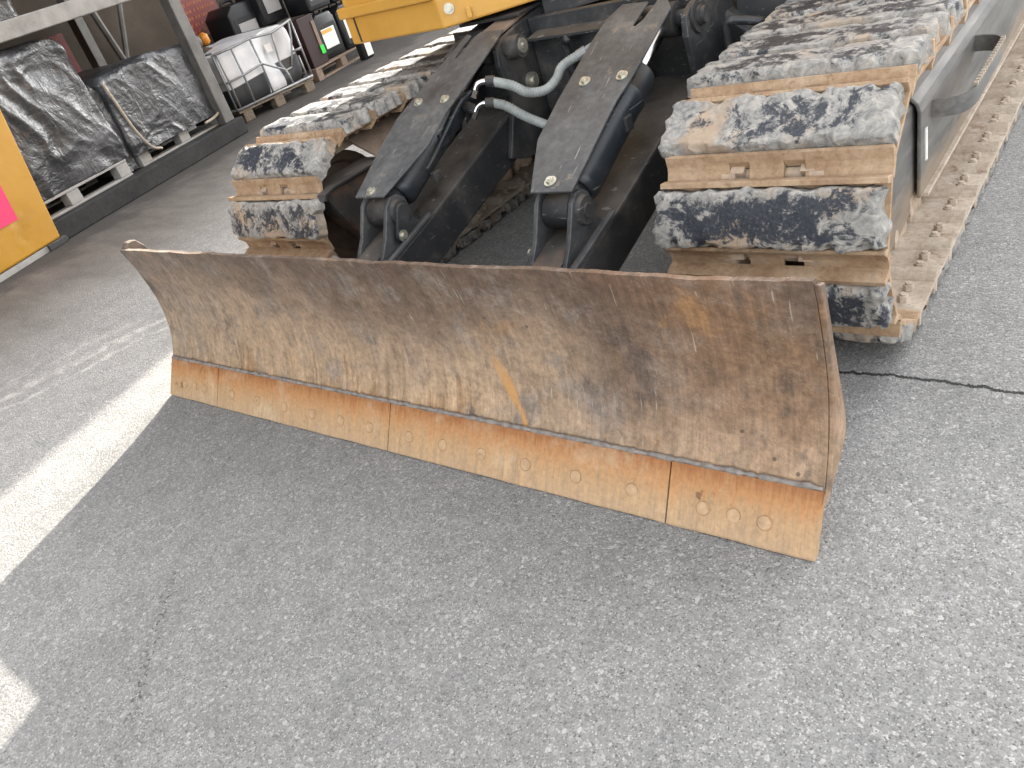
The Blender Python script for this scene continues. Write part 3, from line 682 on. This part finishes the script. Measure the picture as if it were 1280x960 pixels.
# end plates
EP = [(.064, .100), (.088, .119), (.106, .150), (.124, .19), (.138, .235), (.149, .29), (.153, .35), (.15, .41), (.143, .47), (.134, .525), (.122, .572), (.150, .562), (.158, .520), (.172, .43), (.187, .345), (.205, .25), (.208, .205), (.195, .175), (.160, .150)]
for sx in (-1, 1):
    x0, x1 = (1.2505, 1.262) if sx > 0 else (-1.262, -1.2505)
    obj('end_plate', px(EP, x0, x1, .003), BL, blade)
for x in (-1.0, -.55, 0, .55, 1.0): obj('back_rib', px([(.16, .13), (.19, .16), (.27, .22), (.27, .40), (.20, .52), (.15, .56), (.172, .45), (.174, .32), (.150, .20)], x - .009, x + .009), BKD, blade)
obj('torque_tube', px([(.175, .20), (.30, .20), (.30, .36), (.178, .36)], -1.15, 1.15, .01), BKD, blade)
# rolled lip on the far top corner
t = px([(.135, .575), (.150, .590), (.180, .588), (.203, .555), (.21, .52), (.19, .50), (.17, .53), (.155, .55)], -1.262, -1.225, .003); obj('corner_gusset', t, BL, blade)

# ---------------- tracks
PITCH, RP, YC, ZC, NS = .18, .27, .92, .366, 42
LT = (NS * PITCH - 2 * math.pi * RP) / 2
def track_pose(l):
    P = NS * PITCH; l %= P; arc = math.pi * RP
    if l < arc:
        th = -math.pi / 2 + l / RP; return (YC - RP * math.cos(th), ZC + RP * math.sin(th)), (math.sin(th), math.cos(th))
    l -= arc
    if l < LT: return (YC + l, ZC + RP), (1, 0)
    l -= LT
    if l < arc:
        th = math.pi / 2 + l / RP; return (YC + LT - RP * math.cos(th), ZC + RP * math.sin(th)), (math.sin(th), math.cos(th))
    l -= arc; return (YC + LT - l, ZC - RP), (-1, 0)
SW = .27
def shoe_mesh():
    bm = nb()
    def pr(prof, x0, x1): prism(bm, [(x0, s, h) for s, h in prof], (x1 - x0, 0, 0))
    pr([(-.078, .035), (.092, .035), (.092, .047), (-.078, .047)], -SW, SW)
    pr([(.074, .0468), (.094, .0468), (.091, .076), (.078, .076)], -SW, SW)
    pr([(-.083, .0468), (-.067, .0468), (-.069, .070), (-.078, .070)], -SW, SW)
    lip = [(-.0775, .0695), (-.083, .060), (-.090, .046), (-.099, .036), (-.112, .029), (-.119, .026), (-.119, .013), (-.104, .018), (-.088, .027), (-.0775, .0345)]
    lips = [(-.0775, .0695), (-.083, .060), (-.0865, .053), (-.0865, .028), (-.085, .029), (-.0775, .0345)]
    edges = [(-SW, -.103, 1), (-.103, -.053, 0), (-.053, .030, 1), (.030, .080, 0), (.080, SW, 1)]
    for a, b, full in edges: pr(lip if full else lips, a, b)
    nf = len(bm.faces)
    for x in (-.215, .215):
        for s in (-.028, .032): cyl(bm, (x, s, .0352), (x, s, .017), .0155, 6); cyl(bm, (x, s, .017), (x, s, .012), .009, 8)
    bm.faces.ensure_lookup_table()
    for f in bm.faces[nf:]: f.material_index = 1
    bmesh.ops.recalc_face_normals(bm, faces=bm.faces)
    bev(bm, .0018, 1, 40)
    return bm
def pad_mesh(seed):
    rnd = random.Random(seed); bm = nb(); nx, ns = 72, 22; W, Lh, H0, H1 = .272, .069, .044, .0965; o = seed * 5.7
    g = []
    chips = [(rnd.uniform(-1, 1), rnd.choice((-1, 1)), rnd.uniform(.03, .1), rnd.uniform(.08, .25)) for _ in range(9)]
    for i in range(nx + 1):
        u = math.sin((i / nx - .5) * math.pi * .92) / math.sin(.46 * math.pi); row = []
        for j in range(ns + 1):
            v = math.sin((j / ns - .5) * math.pi * .92) / math.sin(.46 * math.pi)
            x = u * W; s = v * Lh + .003
            eu = max(0, (abs(u) - .94) / .06); ev = max(0, (abs(v) - .86) / .14)
            x += math.copysign(1, u) * eu * (.016 * noise.noise((s * 28, o, 1)) + .008 * noise.noise((s * 70, o, 2)) - .006 * ev ** 2)
            s += math.copysign(1, v) * ev * (.008 * noise.noise((x * 14, o, 3 + (v > 0))) + .006 * noise.noise((x * 45, o, 5 + (v > 0))) + .003 * noise.noise((x * 110, o, 7 + (v > 0))) - .006 * eu ** 2)
            h = H1 - .006 * eu ** 2 - .004 * ev ** 2
            for cu, cs, cw, cdp in chips:
                dd = ((u - cu) / cw) ** 2 + ((v - cs) / (cdp * 1.6)) ** 2
                if dd < 1: h -= .020 * (1 - dd)
            h += .0020 * noise.noise((x * 18, s * 18, o)) + .0013 * noise.noise((x * 60, s * 60, o)) + .0010 * noise.noise((x * 160, s * 160, o))
            row.append(bm.verts.new((x, s, h)))
        g.append(row)
    for i in range(nx):
        for j in range(ns): bm.faces.new((g[i][j], g[i + 1][j], g[i + 1][j + 1], g[i][j + 1]))
    ring = [g[i][0] for i in range(nx)] + [g[nx][j] for j in range(ns)] + [g[i][ns] for i in range(nx, 0, -1)] + [g[0][j] for j in range(ns, 0, -1)]
    lv = [ring]
    for f in (.4, .75, 1.):
        nr = []
        for v in ring:
            c = v.co; k = .010 * noise.noise((c.x * 50, c.y * 50, o + f * 3)); out = Vector((c.x / W, c.y / Lh, 0))
            out = Vector((math.copysign(1, c.x) if abs(c.x) > W * .94 else 0, math.copysign(1, c.y) if abs(c.y) > Lh * .8 else 0, 0))
            nr.append(bm.verts.new((c.x + out.x * (.004 * f + k * .8), c.y + out.y * (.002 * f + k * .3), c.z + (H0 - c.z) * f)))
        lv.append(nr)
    n = len(ring)
    for a, b in zip(lv, lv[1:]):
        for i in range(n): bm.faces.new((a[i], b[i], b[(i + 1) % n], a[(i + 1) % n]))
    return bm
shoe_src = None; pad_src = []
for side, sx in (('l', -1), ('r', 1)):
    xc = sx * .976
    bm = nb()
    for k in range(NS):
        (y, z), (ty, tz) = track_pose(.502 + k * PITCH)
        T = Matrix(((1, 0, 0, xc), (0, ty, -tz, y), (0, tz, ty, z), (0, 0, 0, 1)))
        for x in (-.085, .085):
            for (s0, s1, dx) in ((-.105, .03, 0), (-.03, .105, .021 if x > 0 else -.021)):
                q = nb(); box(q, (x + dx - .017, s0, -.042), (x + dx + .017, s1, .0348)); q.transform(T)
                me = bpy.data.meshes.new('t'); q.to_mesh(me); q.free(); bm.from_mesh(me); bpy.data.meshes.remove(me)
        q = nb(); cyl(q, (-.125, -.09, 0), (.125, -.09, 0), .022, 10); q.transform(T)
        me = bpy.data.meshes.new('t'); q.to_mesh(me); q.free(); bm.from_mesh(me); bpy.data.meshes.remove(me)
    tr = part('track', bm, LINK)
    for k in range(NS):
        (y, z), (ty, tz) = track_pose(.502 + k * PITCH)
        T = Matrix(((1, 0, 0, xc), (0, ty, -tz, y), (0, tz, ty, z), (0, 0, 0, 1)))
        low = z < ZC - .2 and abs(ty + 1) < .05
        if shoe_src is None:
            sh = obj('track_shoe', shoe_mesh(), SH, tr); shoe_src = sh.data; shoe_src.materials.append(NUT)
            shoe_dusty = shoe_src.copy(); shoe_dusty.materials.clear(); shoe_dusty.materials.append(SHP); shoe_dusty.materials.append(NUT)
        else: sh = obj('track_shoe', shoe_dusty if low else shoe_src, None, tr)
        sh.matrix_local = T
        vi = (k * 5 + (3 if sx > 0 else 0)) % 9
        if len(pad_src) < 9 and (k * 5 + 0) % 9 == len(pad_src) or not pad_src:
            pass
        while len(pad_src) <= vi:
            i = len(pad_src); pm = pad_mesh(i + 1); bmesh.ops.recalc_face_normals(pm, faces=pm.faces)
            me = bpy.data.meshes.new('rubber_pad'); pm.to_mesh(me); pm.free(); me.materials.append(PAD)
            for p in me.polygons: p.use_smooth = True
            me.set_sharp_from_angle(angle=math.radians(50)); pad_src.append(me)
        pd = obj('rubber_pad', pad_src[vi], None, tr); pd.matrix_local = T @ Matrix.Translation((-sx * .010, 0, 0))
    # idler, sprocket, rollers
    def disc(yc, r, wd, name, mat, hub=.07):
        bm = nb(); prof = [(0, -wd), (hub, -wd), (hub + .01, -wd * .8), (r * .78, -wd * .55), (r * .84, -wd * .8), (r, -wd * .8), (r, -wd * .35), (r + .0, 0)]
        prof += [(a, -b) for a, b in prof[::-1]]
        rings = []
        for a, b in prof: rings.append([bm.verts.new((xc + b, yc + a * math.cos(t * math.tau / 40), ZC + a * math.sin(t * math.tau / 40))) for t in range(40)] if a > 0 else [bm.verts.new((xc + b, yc, ZC))])
        for p, q in zip(rings, rings[1:]):
            for t in range(40):
                t2 = (t + 1) % 40
                f = [p[t % len(p)]] + ([p[t2]] if len(p) > 1 else []) + ([q[t2]] if len(q) > 1 else []) + [q[t % len(q)]]
                if len(set(f)) > 2: bm.faces.new(f)
        return obj(name, bm, mat, tr, 'auto')
    disc(YC, .226, .075, 'idler_wheel', IDL); disc(YC + LT, .226, .075, 'sprocket', IDL)
    for i in range(6):
        bm = nb(); y = YC + .42 + i * .42; tube(bm, [(xc - .105, y, .215), (xc - .08, y, .215), (xc - .08, y, .215), (xc + .08, y, .215), (xc + .105, y, .215)], [.05, .05, .075, .075, .05], 18); obj('roller', bm, IDL, tr, 'auto')
    # track frame
    sgn = sx
    def fx(pts_xz, y0, y1, mat, name, bw=.006):
        t = nb(); prism(t, [(sgn * x, y0, z) for x, z in pts_xz], (0, y1 - y0, 0)); return obj(name, bev(t, bw), mat, tf)
    t = nb(); prism(t, [(sgn * x, 1.24, z) for x, z in ((.80, .30), (1.06, .30), (1.06, .43), (.80, .43))], (0, 2.3, 0)); tf = part('track_frame', bev(t, .01), BKD)
    # side guard: outer face with rounded ridge and sloping top
    fx([(1.108, .125), (1.120, .125), (1.124, .395), (1.116, .422), (1.098, .440), (.985, .505), (.981, .497), (1.092, .432), (1.106, .417), (1.112, .395)], 1.43, 3.55, SG, 'side_guard', .004)
    fx([(1.098, .118), (1.135, .118), (1.135, .130), (1.098, .130)], 1.46, 3.5, SHP, 'guard_flange', .002)
    # nose plate standing in front of the guard
    t = nb(); cols = []
    for y, x, z0, z1 in ((1.475, 1.098, .135, .432), (1.42, 1.098, .10, .436), (1.30, 1.10, .085, .44), (1.18, 1.10, .08, .44), (1.00, 1.10, .085, .43), (.80, 1.095, .13, .42)):
        cols.append([t.verts.new((sgn * xx, y, z)) for xx, z in ((x, z0), (x, z1 - .02), (x - .02, z1), (x - .03, z1), (x - .012, z1 - .03), (x - .012, z0))])
    for a, b in zip(cols, cols[1:]):
        for k_ in range(6): t.faces.new((a[k_], b[k_], b[(k_ + 1) % 6], a[(k_ + 1) % 6]))
    t.faces.new(cols[0]); t.faces.new(cols[-1][::-1]); obj('nose_plate', t, SG, tf)
    # inner mud slope
    t = nb(); prism(t, [(sgn * .82, .95, .640), (sgn * .66, .95, .555), (sgn * .665, .95, .543), (sgn * .825, .95, .628)], (0, 2.5, 0)); obj('inner_mud_slope', bev(t, .003), DUST, tf)
    # yoke beside the idler
    yo = 0 if sx < 0 else .32
    t = nb(); prism(t, [(sgn * .79, y + yo, z) for y, z in ((.655, .530), (.70, .540), (.98, .535), (1.25, .50), (1.25, .30), (.86, .26), (.79, .27), (.70, .42), (.668, .50))], (-sgn * .10, 0, 0)); obj('idler_yoke', bev(t, .012), BKR, tf)
    t = nb(); prism(t, [(sgn * .80, y + yo, z) for y, z in ((.625, .520), (.64, .541), (.70, .550), (.98, .547), (.98, .537), (.70, .5405), (.648, .531), (.64, .515))], (-sgn * .135, 0, 0)); obj('yoke_cover', bev(t, .002), BKD, tf)
    # step loop
    t = nb(); pth = smoothpath([(1.118, 1.56, .36), (1.165, 1.565, .36), (1.205, 1.59, .36), (1.222, 1.66, .36), (1.222, 1.80, .36), (1.222, 1.98, .36), (1.220, 2.10, .36), (1.20, 2.16, .36), (1.16, 2.185, .36), (1.118, 2.19, .36)], 6)
    ra = []
    for i, p in enumerate(pth):
        tt = (pth[min(i + 1, len(pth) - 1)] - pth[max(i - 1, 0)]).normalized(); nn_ = Vector((tt.y, -tt.x, 0)) * .004
        ra.append([t.verts.new((sgn * q.x, q.y, q.z)) for q in (p + nn_ + Vector((0, 0, -.027)), p - nn_ + Vector((0, 0, -.027)), p - nn_ + Vector((0, 0, .027)), p + nn_ + Vector((0, 0, .027)))])
    for a, b in zip(ra, ra[1:]):
        for i in range(4): t.faces.new((a[i], a[(i + 1) % 4], b[(i + 1) % 4], b[i]))
    t.faces.new(ra[0]); t.faces.new(ra[-1][::-1])
    stp = obj('step', t, SG, tf, 'auto')
    t = nb()
    for i in range(17):
        y = 1.655 + i * .0275; prism(t, [(sgn * 1.2165, y, .3868), (sgn * 1.2285, y, .3868), (sgn * 1.2285, y + .016, .3868), (sgn * 1.2165, y + .016, .3868)], (0, 0, .010))
    obj('step_teeth', t, SHP, tf)
    t = nb(); box(t, (min(sgn * 1.1225, sgn * 1.127), 1.475, .23), (max(sgn * 1.1225, sgn * 1.127), 1.492, .33)); obj('reflector', t, LABW, tf)

# ---------------- car body and mounts
bm = nb(); prism(bm, [(x, 1.55, z) for x, z in ((-.62, .36), (.62, .36), (.70, .46), (.62, .66), (.45, .78), (-.45, .78), (-.62, .66), (-.70, .46))], (0, 1.7, 0)); body = part('car_body', bev(bm, .02), BK)
bm = nb(); tube(bm, [(0, 2.4, .775), (0, 2.4, .80), (0, 2.4, .80), (0, 2.4, .90)], [.60, .60, .55, .55], 40); part('swing_bearing', bm, BKD, 'auto')
for sx in (-1, 1):
    c = sx * .375
    for dx, wd in ((-.115, .022), (.125, .022)):
        t = px([(1.20, .42), (1.30, .60), (1.275, .74), (1.285, .80), (1.34, .822), (1.45, .840), (1.62, .862), (1.62, .38), (1.30, .38)], c + dx - wd / 2, c + dx + wd / 2, .004); obj('mount_plate', t, BK, body)
    t = px([(1.44, .50), (1.47, .50), (1.47, .84), (1.44, .84)], c - .1035, c + .1135, 0); obj('mount_web', t, BKD, body)
    if sx < 0:
        t = nb(); prism(t, [(c + .02, 1.33, .832), (c + .115, 1.33, .824), (c + .113, 1.60, .862), (c + .02, 1.60, .866)], (0, 0, .012)); obj('mount_lip', bev(t, .003), DUST, body)
    t = nb(); prism(t, [(c - .15, 1.45, .863), (c + .145, 1.45, .863), (c + .145, 1.64, .863), (c - .15, 1.64, .863)], (0, 0, .012)); obj('mount_cap', bev(t, .003), BKD, body)
    if sx < 0:
        t = nb(); cyl(t, (c + .137, 1.352, .782), (c + .20, 1.352, .782), .040, 20); obj('pin_boss', t, BKD, body, 'auto')
        t = nb(); cyl(t, (c + .2002, 1.352, .782), (c + .207, 1.352, .782), .026, 18); cyl(t, (c + .207, 1.352, .782), (c + .213, 1.352, .782), .010, 6); obj('pin_cap', t, ZI, body)
        t = nb(); cyl(t, (c + .137, 1.43, .635), (c + .155, 1.43, .635), .032, 18); cyl(t, (c + .155, 1.43, .635), (c + .165, 1.43, .635), .018, 18); obj('pivot_cap', t, ZI, body)
    else:
        t = nb(); cyl(t, (c + .137, 1.352, .782), (c + .146, 1.352, .782), .050, 24); cyl(t, (c + .146, 1.352, .782), (c + .156, 1.352, .782), .030, 24); obj('pin_boss', t, BKD, body, 'auto')
t = px([(1.50, .40), (1.54, .40), (1.54, .84), (1.50, .84)], -.235, .235, .004); obj('front_plate', t, BK, body)
t = nb(); prism(t, [(-.20, 1.42, .775), (.235, 1.42, .765), (.235, 1.50, .775), (-.20, 1.50, .785)], (0, 0, .012)); obj('ledge', bev(t, .003), BKD, body)
for x0, x1 in ((.525, .72), (-.72, -.525)):
    t = px([(1.58, .40), (1.62, .40), (1.66, .80), (1.62, .82)], x0, x1, .004); obj('side_panel', t, BKD, body)
bm = nb(); tube(bm, smoothpath([(-.02, 1.42, .765), (-.05, 1.44, .75), (-.055, 1.45, .70), (-.05, 1.46, .60), (-.03, 1.47, .52)]), .016, 10); obj('drain_hose', bm, BK, body, True)
bm = nb(); tube(bm, smoothpath([(.66, 1.50, .70), (.56, 1.47, .725), (.545, 1.47, .68), (.55, 1.48, .60), (.56, 1.50, .50)]), .014, 10); obj('drain_hose', bm, BK, body, True)

# ---------------- push arms
for sx in (-1, 1):
    c = sx * .37
    ap = [(.30, .30), (.46, .343), (.76, .412), (1.28, .556), (1.50, .60), (1.52, .45), (1.38, .420), (.68, .240), (.42, .180), (.305, .17)]
    arm = part('push_arm', px(ap, c - .10, c + .10, .008), BKD)
    obj('arm_flange', px([(.42, .338), (.46, .3455), (.735, .411), (.737, .424), (.46, .358), (.42, .35)], c + .086, c + .1025, .002), GU, arm)
    obj('arm_gusset', px([(.31, .36), (.50, .36), (.61, .40), (.735, .4105), (.46, .347), (.31, .31)], c + .03, c + .046), BK, arm)
    # clevis for the cylinder foot
    cc = sx * .375
    for dx in (-.066, .052):
        cl = [(.30, .30), (.40, .305), (.49, .352), (.545, .415), (.580, .475), (.600, .510), (.628, .530), (.660, .527), (.688, .505), (.697, .470), (.70, .43), (.72, .40), (.60, .37), (.44, .335), (.31, .29)]
        obj('clevis_plate', px(cl, cc + dx - .008, cc + dx + .008, .003), GU if dx < 0 else GU, arm)
    obj('clevis_web', px([(.33, .315), (.48, .362), (.58, .392), (.66, .405), (.66, .398), (.58, .384), (.33, .305)], cc - .057, cc + .043), BKR, arm)
    t = nb(); cyl(t, (cc - .085, .642, .470), (cc + .066, .642, .470), .024, 20); obj('foot_pin', t, BKD, arm, 'auto')
    t = nb(); cyl(t, (cc + .0605, .642, .470), (cc + .074, .642, .470), .045, 24, .040); obj('pin_collar', t, BKD, arm, 'auto')
    if sx < 0:
        a0, a1 = Vector((0, .642, .470)), Vector((0, .600, .403)); d_ = (a1 - a0).normalized(); q = Vector((0, -d_.z, d_.y)); loop = []
        for k in range(9): t_ = math.pi * k / 8; loop.append(a0 + (q * math.cos(t_) - d_ * math.sin(t_)) * .031)
        for k in range(9): t_ = math.pi * k / 8; loop.append(a1 + (-q * math.cos(t_) + d_ * math.sin(t_)) * .024)
        t = nb(); prism(t, [p + Vector((cc + .0745, 0, 0)) for p in loop], (.012, 0, 0)); obj('pin_lock_plate', bev(t, .002), BK, arm)
        t = nb(); cyl(t, (cc + .087, a1.y, a1.z), (cc + .090, a1.y, a1.z), .020, 20); cyl(t, (cc + .090, a1.y, a1.z), (cc + .099, a1.y, a1.z), .0115, 6); obj('lock_bolt', t, ZI, arm)
    else:
        t = nb(); cyl(t, (cc + .0745, .642, .470), (cc + .080, .642, .470), .022, 20); obj('pin_end', t, BKD, arm)
        t = nb(); cyl(t, (cc - .0745, .53, .39), (cc - .080, .53, .39), .012, 10); obj('grease_cap', t, ZI, arm)

# ---------------- cylinders with their guards
hoses = []
for sx in (-1, 1):
    c = sx * .375
    p0, p1 = Vector((c - .003, .642, .470)), Vector((c + .02, 1.352, .782)); ax = (p1 - p0).normalized(); L = (p1 - p0).length
    up_ = Vector((0, -ax.z, ax.y))
    bm = nb(); tube(bm, [p0 + ax * k for k in (.075, .085, .10, .43, .435, .445, .45, .535, .545)], [.050, .060, .065, .065, .068, .068, .065, .065, .054], 32)
    cy = part('blade_cylinder', bm, CYLB, 'auto')
    bm = nb(); cyl(bm, p0 - Vector((.048, 0, 0)), p0 + Vector((.041, 0, 0)), .050, 28); obj('foot_eye', bev(bm, .004), BKD, cy, 'auto')
    bm = nb(); tube(bm, [p0 + ax * .03, p0 + ax * .078], [.034, .044], 20); obj('foot_neck', bm, CYLB, cy, True)
    bm = nb(); cyl(bm, p0 + ax * .546, p1 - ax * .04, .029, 24); obj('rod', bm, CH, cy, 'auto')
    bm = nb(); cyl(bm, p1 - Vector((.05, 0, 0)), p1 + Vector((.055, 0, 0)), .052, 28); obj('rod_eye', bev(bm, .004), BKD, cy, 'auto')
    bm = nb(); cyl(bm, p1 - Vector((.136, 0, 0)), p1 + Vector((.150, 0, 0)), .026, 20); obj('rod_pin', bm, BKD, cy, 'auto')
    # guard plate
    q0 = Vector((c, .596, .541)); gx = Vector((0, .634, .266)).normalized(); gu = Vector((0, -gx.z, gx.y))
    ol = ([(-.071, 0), (.067, 0), (.134, .232), (.122, .383), (.143, .551), (.158, .738), (.160, .79), (.05, .80), (.030, .775), (.016, .70), (.006, .667), (-.008, .672), (-.006, .70), (.006, .79), (-.02, .80), (-.073, .584), (-.116, .374), (-.098, .181)] if sx < 0 else
          [(-.070, 0), (.072, 0), (.068, .20), (.066, .35), (.079, .443), (.086, .587), (.092, .741), (.066, .785), (.03, .79), (.024, .755), (.012, .70), (-.004, .677), (-.018, .683), (-.014, .71), (-.004, .79), (-.10, .80), (-.133, .741), (-.146, .633), (-.154, .375), (-.149, .211)])
    bm = nb(); prism(bm, [q0 + Vector((a, 0, 0)) + gx * b for a, b in ol], gu * .008); gp = obj('cylinder_guard', bev(bm, .002), GU, cy)
    for a, b in (((-.003, .022), (-.047, .446), (.083, .445)) if sx < 0 else ((-.016, .038), (-.083, .444), (.045, .449))):
        bo = obj('guard_bolt', hexbolt(q0 + Vector((a, 0, 0)) + gx * b + gu * .0085, gu, .012, .008, .019), ZI, cy)
    for b in (.10, .50): 
        bm = nb(); prism(bm, [q0 + Vector((a, 0, 0)) + gx * b - gu * .001 for a in (-.03, .03)] + [q0 + Vector((a, 0, 0)) + gx * (b + .05) - gu * .001 for a in (.03, -.03)], -gu * .035); obj('guard_stay', bm, BK, cy)
    # clamp and feed pipe on the barrel
    k = p0 + ax * .33
    bm = nb(); q = k + Vector((.058, 0, 0)); box(bm, (q.x - .010, q.y - .020, q.z - .022), (q.x + .014, q.y + .020, q.z + .022)); obj('pipe_clamp', bev(bm, .004), BK, cy)
    if sx < 0:
        bm = nb(); tube(bm, smoothpath([p0 + ax * .20 + Vector((.060, 0, -.01)), p0 + ax * .25 + Vector((.070, 0, .0)), p0 + ax * .33 + Vector((.072, 0, .012)), p0 + ax * .45 + Vector((.09, 0, .04)), (-.222, 1.085, .716)]), .011, 10); obj('feed_pipe', bm, CYLB, cy, True)
        bm = nb(); q = p0 + ax * .24 + Vector((.070, -.01, -.06)); box(bm, (q.x - .012, q.y - .018, q.z - .018), (q.x + .012, q.y + .018, q.z + .018)); obj('pipe_clamp', bev(bm, .004), BK, cy)
        bm = nb(); cyl(bm, p0 + ax * .50 + Vector((.05, 0, 0)), Vector((-.245, 1.09, .645)), .020, 14); obj('port_block', bm, BK, cy)
    else:
        bm = nb(); prism(bm, [p0 + ax * .46 + Vector((.02, 0, 0)) + up_ * .05, p0 + ax * .53 + Vector((.02, 0, 0)) + up_ * .05, p0 + ax * .53 + Vector((.02, 0, 0)) + up_ * .075], (.03, 0, 0)); obj('port_lug', bm, BK, cy)
# hoses
def hose(pts, r, name='hydraulic_hose'):
    P = smoothpath(pts, 14); L = [0]
    for a, b in zip(P, P[1:]): L.append(L[-1] + (b - a).length)
    P2 = []; rr = []; n = int(L[-1] / .0022); j = 0
    for i in range(n + 1):
        d = L[-1] * i / n
        while j < len(L) - 2 and L[j + 1] < d: j += 1
        t = (d - L[j]) / max(1e-9, L[j + 1] - L[j]); P2.append(P[j].lerp(P[j + 1], min(1, t))); rr.append(r + .0009 * math.sin(d / .0095 * math.tau))
    bm = nb(); tube(bm, P2, rr, 14); return part(name, bm, HO, True)
h1 = hose([(-.160, 1.122, .729), (-.106, 1.15, .700), (-.069, 1.18, .662), (-.023, 1.22, .652), (.004, 1.26, .672), (.006, 1.30, .697), (.027, 1.33, .710), (.052, 1.352, .718)], .0165)
h2 = hose([(-.190, 1.122, .658), (-.155, 1.15, .632), (-.108, 1.18, .580), (-.042, 1.20, .537), (.03, 1.22, .50), (.10, 1.26, .47)], .0165)
for h, pts in ((h1, [(-.222, 1.085, .714), (-.212, 1.095, .732), (-.196, 1.108, .737), (-.178, 1.115, .734)]), (h2, [(-.250, 1.085, .640), (-.240, 1.095, .656), (-.224, 1.105, .664), (-.206, 1.113, .661)])):
    bm = nb(); tube(bm, smoothpath(pts), .0105, 12); obj('elbow_fitting', bm, CH, h, True)
    a, b = Vector(pts[-2]), Vector(pts[-1]); d_ = (b - a).normalized()
    bm = nb(); cyl(bm, b - d_ * .004, b + d_ * .026, .0188, 14); obj('crimp_sleeve', bm, BKD, h, 'auto')
    a = Vector(pts[0]); b = Vector(pts[1]); bm = nb(); cyl(bm, a - (b - a) * .9, a + (b - a) * .25, .015, 6); obj('swivel_nut', bm, CH, h)
bm = nb(); cyl(bm, (.050, 1.351, .717), (.078, 1.368, .727), .019, 12); cyl(bm, (.078, 1.368, .727), (.10, 1.383, .735), .014, 6); obj('end_fitting', bm, GALV, h1)

# ---------------- upper structure
foot = [(-1.06, 1.376), (-.485, 1.32), (-.248, 1.485), (.10, 1.73), (1.22, 1.80), (1.25, 4.7), (-1.20, 4.7), (-1.17, 2.4)]
def inset(pts, d):
    cx = sum(p[0] for p in pts) / len(pts); cy_ = sum(p[1] for p in pts) / len(pts)
    return [(p[0] + (cx - p[0]) * d, p[1] + (cy_ - p[1]) * d) for p in pts]
us = part('upper_structure', pz(foot, .892, 1.0, .008), YE)
t = pz([(-1.075, 1.360), (-.50, 1.303), (-.48, 1.40), (-1.075, 1.46)], .998, 1.04, .006); obj('panel_ridge', t, YE, us)
obj('house', pz([(-1.052, 1.385), (-.488, 1.329), (-.25, 1.495), (.10, 1.74), (1.21, 1.81), (1.24, 4.69), (-1.19, 4.69), (-1.16, 2.4)], 1.003, 1.12, .01), YE, us)
obj('house_upper', pz([(-1.225, 1.40), (-.488, 1.329), (-.25, 1.495), (.10, 1.74), (1.21, 1.81), (1.24, 4.69), (-1.25, 4.69)], 1.1205, 2.25, .03), YE, us)  # unseen upper house, left side widened to set the edge of its ground shadow
obj('panel_seam', bx((-1.0, 1.3665, .9), (-.992, 1.370, .998)), BK, us)
t = hexbolt((-.452, 1.3405, .955), (.57, -.82, 0), .014, .008, .020); obj('panel_bolt', t, ZI, us)
t = nb(); prism(t, [(-.40, 1.372, .905), (-.385, 1.3825, .905), (-.385, 1.3825, .94), (-.40, 1.372, .945)], (.006, -.009, 0)); obj('panel_tab', bev(t, .002), YE, us)
obj('under_frame', pz([(-.62, 1.78), (-.22, 1.60), (.10, 1.80), (1.10, 1.9), (1.10, 4.5), (-1.05, 4.5), (-1.05, 2.6)], .82, .8915), BK, us)
obj('cab', bx((-1.15, 2.0, 2.2505), (-.15, 3.7, 2.95), .05), YE, us)
obj('cab_glass', bx((-1.1, 1.985, 2.32), (-.2, 1.999, 2.85)), GLS, us)
obj('counterweight', bx((-1.22, 4.703, 1.0), (1.22, 5.2, 2.0), .12), YE, us)
boom = px([(2.2, 2.2), (2.9, 2.2), (4.6, 4.0), (6.6, 4.2), (6.6, 4.45), (4.4, 4.45), (3.2, 3.3)], .1, .5, .02); part('boom', boom, YE)
